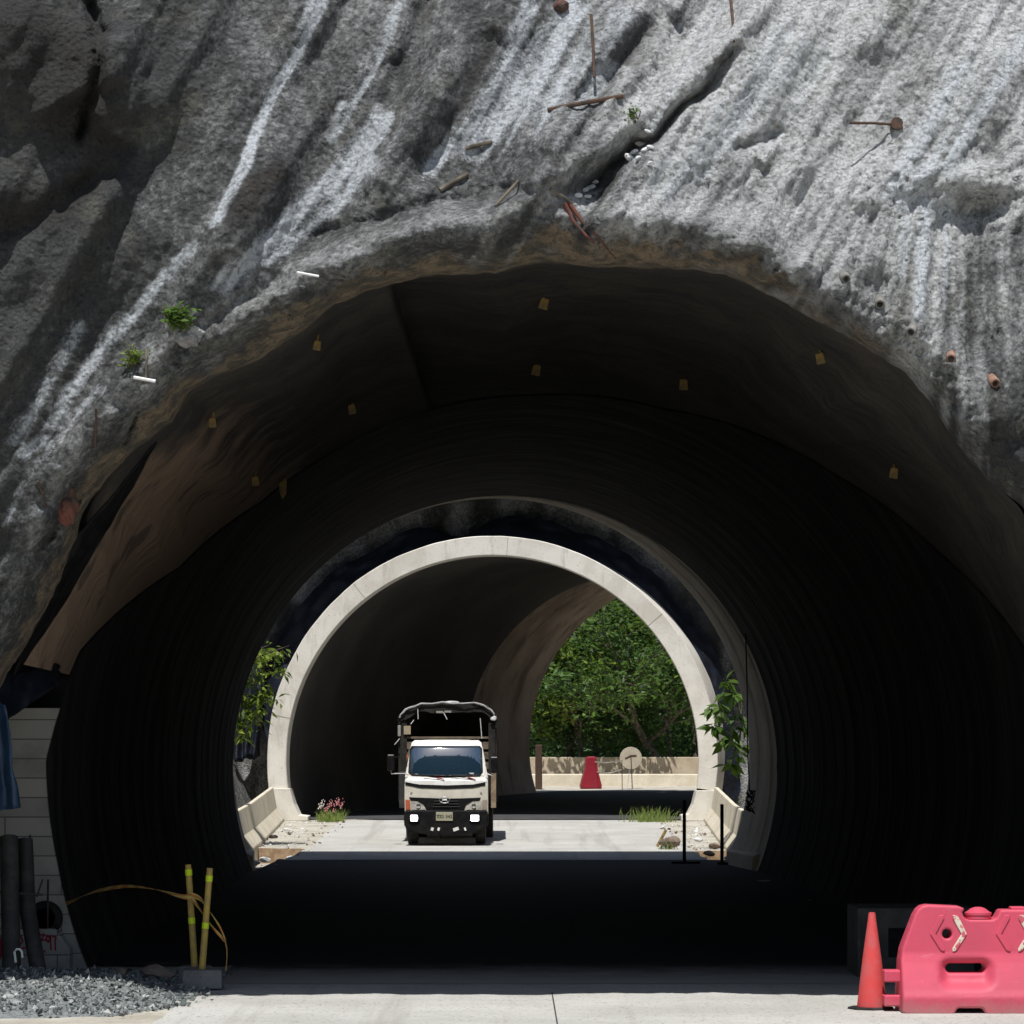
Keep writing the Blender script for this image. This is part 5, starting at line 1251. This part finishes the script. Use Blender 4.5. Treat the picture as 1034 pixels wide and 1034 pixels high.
    ch.box((0, .72, .45), (1.3, .12, .12)); ch.box((0, 4.0, .45), (1.4, .14, .14)); ch.lathe([(.05, -.16), (.17, -.1), (.19, 0), (.17, .1), (.05, .16)], (0, 4.0, .45), 14, axis='Y'); ch.build('chassis', blk, root)
    bar = MB(); bar.tube([(-.16, .3, .25), (-.12, .3, .12)], .015, 6); bar.build('drain_hose', blk, root)
    # stake body
    wood = simple('weathered_wood', (.17, .135, .095), (.11, .09, .07), 5, .9, .4, 25); darkw = simple('dark_side', (.016, .015, .014), (.03, .027, .024), 5, .9, .3)
    fl = MB(); fl.box((0, 3.65, .96), (2.22, 3.9, .12)); fl.build('cargo_floor', wood, root)
    for sx in (-1, 1):
        sb = MB()
        for i in range(7): sb.box((sx*1.10, 3.65, 1.10+i*.205), (.035, 3.9, .165))
        sb.build('side_boards', wood, root)
        for i in range(5): MB().box((sx*1.13, 1.78+i*.93, 1.70), (.055, .07, 1.5)).build('stake', darkw, root)
        MB().box((sx*1.035, 1.70, 1.85), (.16, .06, 1.9)).build('front_post', darkw, root, bevel=.01)
        MB().box((sx*1.075, 1.655, 1.24), (.12, .03, .86)).build('side_edge_board', simple('tan_board', (.30, .23, .16), (.2, .15, .1), 6, .8) if sx > 0 else M['pipe'], root, bevel=.006)
    hb = MB()
    for i in range(6): hb.box((0, 1.70, 1.1+i*.235), (2.0, .04, .17))
    hb.box((0, 1.70, 2.46), (2.1, .05, .05)); hb.build('headboard', wood, root)
    hoops = []
    def hoop(y):
        return [Vector((x, y, z)) for x, z in (q(120, 330), q(116, 240), q(124, 200), q(160, 165), q(250, 135), q(405, 128), q(560, 132), q(630, 148), q(684, 195), q(690, 240), q(690, 330))]
    for i in range(4): MB().tube(hoop(1.75+i*1.2), .018, 6).build('canopy_hoop', M['pipe'], root)
    # tarp canopy: skin over the hoops with ragged hem and sag
    H = hoop(0)[1:-1]; ys = np.linspace(1.62, 5.6, 26); pp = []
    fine = []
    for i in range(len(H)-1):
        for j in range(5): fine.append(H[i].lerp(H[i+1], j/5))
    fine.append(H[-1])
    V = np.zeros((len(fine), len(ys), 3))
    for i, h in enumerate(fine):
        for j, y in enumerate(ys):
            sagv = -.06*math.sin((y-1.75)/1.2*PI)**2*(h.z > 2.9)
            V[i, j] = (h.x*1.02+.02*float(fbm(np.array(i/3.), np.array(y*2), 141)), y+(.05*float(fbm(np.array(i/2.), np.array(0.), 143)) if j == 0 else 0), h.z+.02+sagv+.035*float(fbm(np.array(i/2.5), np.array(y*2.), 142)))
    cv = grid_mesh('canopy', V, simple('dark_canvas', (.022, .023, .025), (.06, .06, .06), 3, .8, .5, 12, dist=.02), parent=root); m_ = cv.modifiers.new('t', 'SOLIDIFY'); m_.thickness = .01
    # dark valance under the front hoop, back curtain added to darken the inside, painted edge light above
    for nm_, yv, dz_ in (('valance', 1.64, .26), ('shade_curtain', 5.55, 2.2)):
        Vv_ = np.zeros((len(fine), 8, 3))
        for i, h in enumerate(fine):
            for j in range(8):
                dd = dz_*(1 if dz_ > 1 else (.75+.5*float(fbm(np.array(i/3.), np.array(1.), 151)))); Vv_[i, j] = (h.x*1.0, yv+.02*float(fbm(np.array(i/2.), np.array(j/2.), 152)), max(h.z+.02-dd*j/7, 1.02))
        vo = grid_mesh(nm_, Vv_, darkw, parent=root)
    # highlight on the canopy's front edge, painted as a pale tube
    ed = MB(); rr = random.Random(3); ep = [v+Vector((rr.gauss(0, .008), -.14+rr.gauss(0, .01), .03+rr.gauss(0, .012))) for v in [Vector((f.x, 1.74, f.z)) for f in fine[3:-3:2]]]
    ed.tube(ep, [.012+.012*rr.random() for _ in ep], 6); ed.build('canopy_edge', simple('sunlit_canvas_edge', (.50, .50, .50), (.36, .36, .36), 8, .8), root, smooth=True)
    tp = MB(); x, z = q(430, 120); tp.rock((x, 1.7, z+.0), .10, 4, (1.8, .8, .35)); tp.build('tarp_bundle', simple('pale_bundle', (.55, .55, .56), (.4, .4, .4), 9, .8), root)
    # flaps, straps and board under the canopy
    fb = MB(); x, z = q(378, 178); fb.box((x-.08, 1.62, z), (.16, .02, .05)); fb.box((x+.11, 1.62, z+.01), (.16, .02, .045)); fb.build('pale_slat', simple('slat', (.28, .27, .24)), root)
    for pts in ([(228, 160), (230, 220)], [(598, 215), (604, 290), (608, 335)], [(380, 180), (402, 222)], [(205, 225), (186, 250)], [(90, 372), (122, 335)]):
        MB().tube([Vector((q(a_, b_)[0], 1.60, q(a_, b_)[1])) for a_, b_ in pts], .010, 5).build('strap', M['pale'], root)
    x, z = q(165, 285); MB().box((x, 1.64, z), (.16, .03, .2)).build('cardboard_piece', simple('cardboard', (.36, .30, .2), None), root)
    x, z = q(118, 290); MB().box((x, 1.64, z), (.07, .04, .26)).build('rolled_flap', simple('flap', (.30, .29, .27), None), root, bevel=.015)
    x, z = q(676, 215); MB().rock((x, 1.6, z), .08, 9, (1, .5, .8)).build('knotted_cloth', M['pale'], root)
    x, z = q(170, 445); MB().box((x, 1.62, z), (.06, .02, .16)).build('marker_panel', simple('orange_marker', (.6, .25, .08), (.6, .12, .1), 12, .6), root)
    # side cab lower skirts and mud flaps
    for sx in (-1, 1): MB().box((sx*.86, 1.15, .52), (.22, .03, .36)).build('mud_flap', blk, root)
build_truck()
